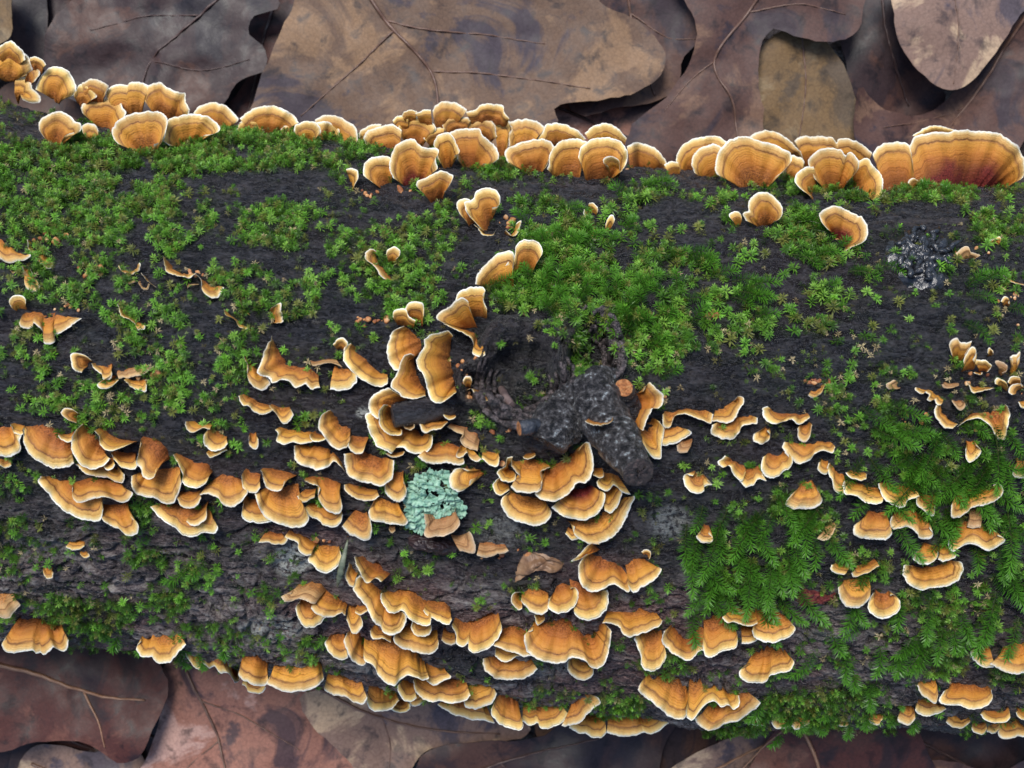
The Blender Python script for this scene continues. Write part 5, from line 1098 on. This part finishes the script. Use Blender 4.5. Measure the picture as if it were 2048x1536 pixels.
for j in range(30):
    a = sr.uniform(0, 6.28); q = sr.random() ** .5; ob = link('lobe', lobe_mesh('lobe', (866 + 36 * q * math.cos(a), 1003 - 38 * q * math.sin(a)), a + sr.uniform(-.8, .8), sr.uniform(11, 19), sr.uniform(9, 15), 400 + j, M_LICH, .0022 + .0012 * sr.random()), lc); ob.matrix_parent_inverse = Matrix.Translation(-lc.location)

def patch_blob(name, poly, mat, h, seed, fr=300, label=None, cat=None, dome=.5, n=70, parent=None, thick=.003):
    """raised lumpy patch on the bark from an outline in photo pixels"""
    B = catmull(np.array(poly, float), n, True); c = B.mean(0); m = 16; R = np.linspace(0, 1, m)[:, None, None]
    G = c + (B - c)[None] * R; P, nn, _ = hit(G[..., 0], G[..., 1])
    rr = R[..., 0] * np.ones(n); z = h * (1 - rr ** 3) * (dome + (1 - dome) * 2 * fbm(P[..., 0] * fr, P[..., 1] * fr, seed, 3)) - thick * .15 * rr
    P = P + nn * z[..., None]; ix = np.arange(m * n).reshape(m, n); j = np.roll(np.arange(n), -1)
    q = np.stack([ix[:-1], ix[1:], ix[1:][:, j], ix[:-1][:, j]], -1).reshape(-1, 4)
    org = P[0, 0]; o = link(name, mesh_np(name, P.reshape(-1, 3) - org, q, mat), parent, org)
    if label: tag(o, label, cat)
    return o
jl = patch_blob('black_jelly_fungus', [(1775, 470), (1830, 452), (1890, 462), (1915, 500), (1905, 545), (1880, 578), (1820, 572), (1790, 550), (1770, 510)], M_JELLY, .004, 5, 330, 'glossy black crinkled jelly fungus patch on the bark', 'fungus', .25)
for j in range(16):
    a = j * 2.4; q = (j / 16) ** .5; cx, cy = 1843 + 58 * q * math.cos(a), 515 + 48 * q * math.sin(a); th_ = sr.uniform(0, 6.28); L = sr.uniform(14, 26); t_ = np.linspace(-1, 1, 18)
    w_ = cx + L * t_ * math.cos(th_) + 5 * np.sin(t_ * 5 + j), cy + L * t_ * math.sin(th_) + 5 * np.cos(t_ * 4 + j)
    P, nn, _ = hit(*w_); P = P + nn * .0032; tv, tf = ribbon_tube(P, .0015 * np.sqrt(np.clip(1 - t_ ** 2, .04, 1)), 8)
    ob = link('fold', mesh_np('fold', tv, tf, M_JELLY), jl); ob.matrix_parent_inverse = Matrix.Translation(-jl.location)
patch_blob('red_crust_fungus', [(1590, 1182), (1612, 1178), (1640, 1184), (1660, 1190), (1676, 1184), (1682, 1205), (1660, 1212), (1630, 1214), (1600, 1212), (1588, 1200)], M_CRUST, .0016, 8, 600, 'dark red crumbly crust stain on the bark', 'fungus', .3)
patch_blob('bark_chip', [(815, 1075), (850, 1068), (890, 1075), (916, 1092), (912, 1112), (880, 1116), (845, 1104), (820, 1094)], M_CHIP, .0055, 9, 160, 'smooth dark purple-brown bark chip lying below the green lichen', 'bark chip', .85)
patch_blob('brown_leaf_scrap', [(1028, 1165), (1040, 1120), (1060, 1106), (1100, 1112), (1130, 1132), (1118, 1146), (1080, 1140), (1052, 1140)], simple_mat('scrap', [(.3, (.12, .06, .03)), (.6, (.26, .15, .08)), (.8, (.38, .27, .17))], 180, .5), .003, 10, 120, 'curled brown leaf scrap lying on the bark below the branch stub tier', 'leaf scrap', .7)
patch_blob('bark_chip', [(972, 660), (995, 632), (1030, 628), (1050, 650), (1042, 690), (1010, 700), (975, 694)], M_STUB, .005, 12, 200, 'raised black bark plate above the round knot hole', 'bark chip', .6)
patch_blob('bark_chip', [(1075, 668), (1100, 656), (1120, 672), (1118, 705), (1102, 718), (1080, 700)], M_STUB, .004, 13, 200, 'small black bark plate between the two knot holes', 'bark chip', .6)
# deep cleft with a flat splinter of bark below the bowl-shaped bracket
patch_blob('bark_chip', [(880, 1290), (940, 1312), (1000, 1345), (1020, 1362), (985, 1362), (920, 1336), (870, 1306)], M_STUB, .003, 14, 120, 'long dark bark splinter in the cleft beside the saddle-shaped bracket', 'bark chip', .8)
# grass blade
P, nn, _ = hit(np.linspace(697, 676, 20), np.linspace(1075, 1165, 20)); P = P + nn * (.003 + .004 * np.sin(np.linspace(0, 3.1, 20)))[:, None]
tv, tf = ribbon_tube(P, .0013 * np.sin(np.linspace(.15, 3.0, 20)) + .0001, 6); tv2 = tv.reshape(20, 6, 3); tv2[..., 2] = P[:, None, 2] + (tv2[..., 2] - P[:, None, 2]) * .3
tag(link('grass_blade', mesh_np('grass_blade', tv2.reshape(-1, 3), tf, M_GRASS)), 'single grey-green grass blade stuck to the pale crusty lichen', 'grass blade')
# orange crumbs of decayed bracket flesh lying on the bark
cr = random.Random(9); crumbs = []
spots = [(130, 615, 30, 14), (390, 545, 14, 8), (1010, 440, 30, 12), (900, 330, 60, 10), (740, 385, 40, 8), (1230, 350, 20, 8), (915, 720, 20, 25), (930, 770, 14, 30), (1010, 860, 40, 26), (1640, 765, 16, 10), (1960, 770, 70, 50), (1930, 500, 30, 12), (1690, 480, 20, 8), (2020, 590, 20, 30), (960, 930, 60, 16), (1010, 1110, 30, 12), (650, 1080, 40, 10), (1300, 790, 20, 14), (170, 545, 26, 8), (110, 470, 20, 16), (1430, 630, 10, 8), (1830, 840, 20, 14), (760, 640, 20, 6), (1590, 1000, 16, 8), (300, 750, 30, 12), (720, 640, 16, 5)]
V, Fc, off = [], [], 0
for (cx, cy, rx, ry) in spots:
    for k in range(8):
        px, py = cx + cr.gauss(0, .8) * rx, cy + cr.gauss(0, .6) * ry; P, nn, _ = hit(np.array([px]), np.array([py])); s = cr.uniform(.0004, .0014) * cr.uniform(.6, 1.1)
        bm = bmesh.new(); bmesh.ops.create_icosphere(bm, subdivisions=2, radius=s); v = np.array([q.co[:] for q in bm.verts]); f = np.array([[w.index for w in q.verts] for q in bm.faces]); bm.free()
        v = v * (1 + .9 * (fbm(v[:, :1] / s * 1.3 + px, v[:, 1:2] / s * 1.3 + v[:, 2:3] / s + py, 3, 2) - .5)) * np.array([cr.uniform(.8, 1.6), cr.uniform(.8, 1.4), .6]); a = cr.uniform(0, 6.28)
        v = v @ np.array([[math.cos(a), -math.sin(a), 0], [math.sin(a), math.cos(a), 0], [0, 0, 1]]).T + P[0] + nn[0] * s * .25; V.append(v); Fc.append(f + off); off += len(v)
tag(link('fungus_crumbs', mesh_np('fungus_crumbs', np.vstack(V), np.vstack(Fc), M_CRUMB)), 'scattered orange-pink crumbs of decayed bracket flesh on the bark', 'crumbs', kind='stuff')
